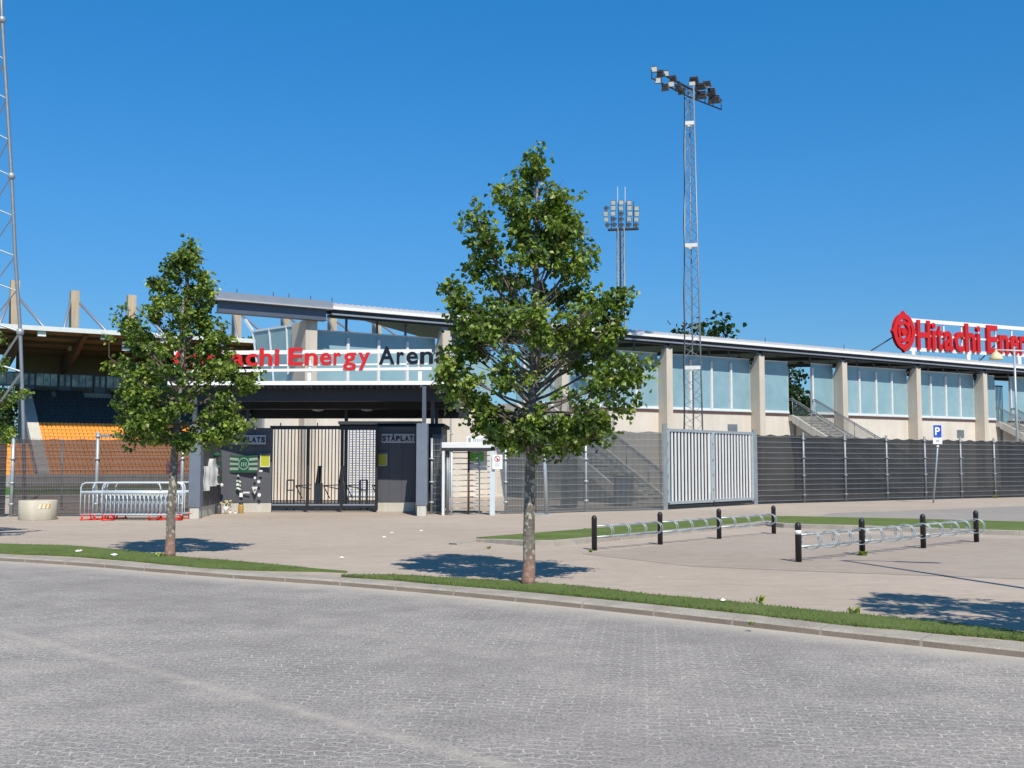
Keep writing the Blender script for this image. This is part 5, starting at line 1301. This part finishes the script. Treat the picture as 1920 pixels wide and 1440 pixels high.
MB().lathe(fb, [(.03, 0), (.05, .1), (.11, .24)], 12).build('wrapping', M['whitecloth'], fw, True)

# ================================================================== BARRIERS, BLOCK
def barrier(o, L=2.3, h=1.08, lab='', first=False):
    t = thing('crowd_barrier', lab, 'barrier', o, 'stacked metal crowd barriers')
    m_ = MB(); r = .021; z0 = .17; c = .14
    pts = [o+Vector(p) for p in ((0, 0, z0), (0, 0, h-c), (.04, 0, h-.04), (c, 0, h), (L-c, 0, h), (L-.04, 0, h-.04), (L, 0, h-c), (L, 0, z0), (0, 0, z0))]
    m_.tube(pts, r, 8); m_.bar(o+Vector((0, 0, .80)), o+Vector((L, 0, .80)), .03, .09); m_.build('frame', M['pale_blue_metal'], t, True)
    b = MB()
    for k in range(1, 19): x = L*k/19; b.tube([o+Vector((x, 0, z0)), o+Vector((x, 0, .8))], .009, 6)
    b.build('bars', M['pale_blue_metal'], t, True)
    for x in (.18, L-.18):
        f = MB(); f.tube([o+Vector((x-.12, -.03, .0)), o+Vector((x-.12, 0, .19))], .025, 7); f.tube([o+Vector((x+.12, .03, .0)), o+Vector((x+.12, 0, .19))], .025, 7); f.tube([o+Vector((x-.14, -.12, .025)), o+Vector((x+.14, .12, .025))], .022, 6); f.tube([o+Vector((x-.14, .02, .16)), o+Vector((x+.14, -.02, .16))], .02, 6)
        f.build('foot', M['redfoot'], t, True)
    return t
bp = barrier(Vector((-11.75, 30.75, 0)), lab='front crowd barrier of the stack, starting right of the others')
spots = [(-12.45, 30.95, 'second crowd barrier from the front, sticking out left'), (-12.15, 31.12, 'third crowd barrier from the front of the stack'), (-11.9, 31.29, 'fourth crowd barrier from the front, in the middle of the stack'), (-12.3, 31.46, 'third crowd barrier from the back of the stack'), (-11.95, 31.62, 'second crowd barrier from the back of the stack'), (-11.75, 31.78, 'rearmost crowd barrier, closest to the mesh fence')]
for x, y, lab in spots: c = copy_tree(bp); c.location = (x, y, 0); c['label'] = lab
cbp = G(56, 976)+Vector((0, .5, 0)); t = thing('concrete_block', 'low round concrete block with a yellow striped sticker in front of the fence', 'concrete block', cbp)
MB().lathe(cbp, [(.515, 0), (.525, .012), (.525, .55), (.515, .562), (.42, .565), (.41, .562)], 48).build('body', M['planter'], t, True)
band = MB(); mi = []
for k in range(12):
    a0 = R(-66+k*3.0); a1 = R(-66+(k+1)*3.0); sh_ = R(4); r = .531
    P = lambda a, z: cbp+Vector((r*math.cos(a), r*math.sin(a), z))
    band.add([P(a0, .34), P(a1, .34), P(a1+sh_, .46), P(a0+sh_, .46)], [(0, 1, 2, 3)]); mi.append((k//2) % 2)
o = band.build('striped_sticker', [M['white_paint'], simple('hazard_yellow', (.72, .42, .02), .5)], t)
for p, q in zip(o.data.polygons, mi): p.material_index = q

# ================================================================== BIKE RACKS
def rack(posts, side, label, both=False, rr=.13):
    t = thing('bike_rack', label, 'bike rack', posts[0], 'bike racks between black posts')
    for k, p in enumerate(posts):
        o = MB().lathe(p, [(.052, 0), (.052, .575), (.054, .58), (.054, .595), (.048, .625), (.034, .648), (.012, .66)], 18).build('post', M['black'], t, True)
        if both and k == 0: MB().lathe(p+Vector((0, 0, .46)), [(.0535, 0), (.0535, .07)], 18).build('post_sticker', M['white_paint'], o, True)
    for a, b in zip(posts, posts[1:]):
        for z in (.45, .25): MB().tube([a+Vector((0, 0, z)), b+Vector((0, 0, z))], .017, 8).build('rail', M['galv'], t, True)
        n = 4; d = (b-a).normalized(); nx = Vector((d.y, -d.x, 0))*side
        for k in range(n):
            c = a.lerp(b, (k+.62)/n if not both else (k+.55)/n)+Vector((0, 0, .35))
            for off in (-.028, .028):
                cc = c+d*off; pts = []
                if both:
                    for q in range(21): th = 2*math.pi*q/20; pts.append(cc+nx*(math.cos(th)*.17+(.1 if k % 2 else .06))+UZ*math.sin(th)*.145+d*.05*math.cos(th))
                else:
                    for q in range(15): th = R(-128+256*q/14); pts.append(cc+nx*(math.cos(th)*.15+.02)+UZ*math.sin(th)*.125+d*.03*math.cos(th))
                MB().tube(pts, .008, 6, cap=not both).build('hoop', M['galv'], t, True)
R1 = [G(1114.5, 1032), G(1238, 1021), G(1348.5, 1010.5), G(1451, 1001)]
R2 = [G(1497.5, 1054), G(1617, 1041), G(1731.5, 1028), G(1831, 1016.5)]
rack(R1, 1, 'bike rack on the left, alongside the turf kerb')
rack(R2, 1, 'bike rack on the right with full round hoops and a white post sticker', True)

# ================================================================== PARKING SIGN
pb = G(1750, 943); pt = pb+Vector((.27, 0, 2.42)); ps = thing('parking_sign', 'leaning pole with a blue P sign and white plate below', 'sign', pb)
MB().tube([pb, pb+Vector((.34, 0, 3.2))], .035, 10).build('pole', M['galv'], ps, True)
MB().lathe(pb+Vector((.245, 0, 2.3)), [(.06, 0), (.06, .06)], 12).build('clamp', M['offwhite'], ps, True)
def slab(nm, c, w_, h, m, parent, y=-.05, th=.012): o = MB(); o.box(c.x-w_/2, c.x+w_/2, c.y+y-th, c.y+y, c.z-h/2, c.z+h/2); return o.build(nm, m, parent)
cP = A(1763.2, 808, 44); cP.y = pb.y; pz = slab('sign_plate', cP, .33, .50, M['blue'], ps)
slab('sign_border', cP, .36, .53, M['white_paint'], ps, y=-.045, th=.006)
mbp, adv = letter_mb('P', 0, .33, Vector((cP.x-.115, cP.y-.064, cP.z-.165)), X1, UZ, .004, .75); mbp.build('letter', M['white_paint'], ps)
cQ = A(1763.5, 826.5, 44); cQ.y = pb.y; q = slab('sub_plate', cQ, .38, .25, M['white_paint'], ps)
slab('printed_line', cQ, .14, .03, M['black'], q, y=-.066, th=.003)

# ================================================================== SMALL THINGS
def weed(px, py, h, n, label, seed, col='leaf'):
    b = G(px, py); rnd = random.Random(seed); V = []; Fc = []; C = []
    for k in range(n):
        az = rnd.uniform(0, 6.28); L = h*rnd.uniform(.6, 1.1); d = Vector((math.cos(az)*.6, math.sin(az)*.6, 1)).normalized(); s_ = Vector((-math.sin(az), math.cos(az), 0))*.012
        o = b+Vector((rnd.gauss(0, h*.25), rnd.gauss(0, h*.25), 0)); m0 = o+d*L*.6; tip = o+d*L+Vector((math.cos(az), math.sin(az), -.4))*L*.25; i = len(V)
        V += [o-s_*.4, o+s_*.4, m0+s_, m0-s_, tip]; Fc += [(i, i+1, i+2, i+3), (i+3, i+2, i+4)]; C += [rnd.uniform(.4, 1)]*5
    m_ = MB(); m_.v = V; m_.f = Fc; o = m_.build('weed', M[col]); at = o.data.attributes.new('leafcol', 'FLOAT', 'POINT'); at.data.foreach_set('value', C); tag(o, label, 'weed')
weed(1617, 1042, .12, 60, 'green weed tuft at the foot of the second black post', 1)
weed(1428, 1131, .12, 14, 'thin dry weed at the verge edge', 2); weed(1600, 1150, .10, 26, 'low weed tuft on the verge edge near the right shadow', 3)
weed(300, 1045, .12, 30, 'weeds at the foot of the left tree', 4); weed(915, 1029, .08, 16, 'small weed on the island kerb tip', 5); weed(1480, 973, .12, 12, 'small weed on the turf island corner', 6)
weed(1107, 1035, .07, 30, 'weeds in the gutter by the first rack post', 7); weed(1866, 934, .2, 30, 'weed at the foot of a right fence post', 8); weed(1410, 1172, .05, 16, 'tiny yellowish weed on the road by the kerb', 9)
def scrap(px, py, w_, label, seed, z=.03, mat='white_paint'):
    c = G(px, py, z); rnd = random.Random(seed); n = 8; ring = [c+Vector((math.cos(2*math.pi*k/n)*w_*rnd.uniform(.6, 1.1), math.sin(2*math.pi*k/n)*w_*rnd.uniform(.6, 1.2), rnd.uniform(0, .02))) for k in range(n)]
    m_ = MB(); m_.add(ring+[c+Vector((0, 0, .035))], [(k, (k+1) % n, n) for k in range(n)]); tag(m_.build('litter', M[mat]), label, 'litter')
scrap(215, 1041, .09, 'crumpled clear plastic wrapper on the left verge', 1); scrap(146, 1034, .05, 'white paper scrap at the verge edge left of the tree', 2); scrap(152, 1033.5, .04, 'tiny white scrap beside another on the left verge', 3)
scrap(1355, 1127, .05, 'white paper lying at the edge of the long verge', 4); scrap(373, 1049, .04, 'brown scrap on the grass right of the left tree', 5, .03, 'brown')
for i, (px, py, lab) in enumerate(((720, 1008, 'pale paving chip in front of the left gate panels'), (735, 1000, 'pale chip of paper on the plaza'), (790, 996, 'small white scrap in front of the corner column'), (640, 1047, 'small white scrap near the end of the left verge'))): scrap(px, py, .05, lab, 20+i, .005)
# bins behind the mesh fence
def binn(c, w_, h, label, mat='dark_steel'):
    t = thing('waste_bin', label, 'bin', c); MB().box(c.x-w_/2, c.x+w_/2, c.y-w_/2, c.y+w_/2, .05, h).build('body', M[mat], t, bevel=.03); MB().box(c.x-w_/2-.03, c.x+w_/2+.03, c.y-w_/2-.03, c.y+w_/2+.03, h+.002, h+.08).build('lid', M['black'], t, bevel=.02)
binn(Vector((2.1, 39.5, 0)), .6, 1.9, 'tall dark cabinet standing behind the mesh fence'); binn(Vector((4.3, 41.5, 0)), .7, 1.1, 'grey waste bin behind the mesh fence by the stairs', 'slate_steel')
# lamp post just outside the frame on the right, whose shadow crosses the bike bay
ob_ = Vector((7.25, 12.6, 0)); ol = thing('street_lamp', 'lamp post beyond the right edge casting a long thin shadow on the paving', 'street lamp', ob_)
MB().tube([ob_, ob_+Vector((0, 0, 6.6)), ob_+Vector((-.05, .05, 6.9))], [.07, .05, .045], 12).build('pole', M['galv'], ol, True)
MB().tube([ob_+Vector((-.05, .05, 6.9)), ob_+Vector((.25, -.1, 7.15)), ob_+Vector((.9, -.4, 7.2))], .035, 8).build('arm', M['galv'], ol, True)
MB().bar(ob_+Vector((.85, -.38, 7.2)), ob_+Vector((1.5, -.65, 7.22)), .14, .06).build('lamp_head', M['galv_dull'], ol)
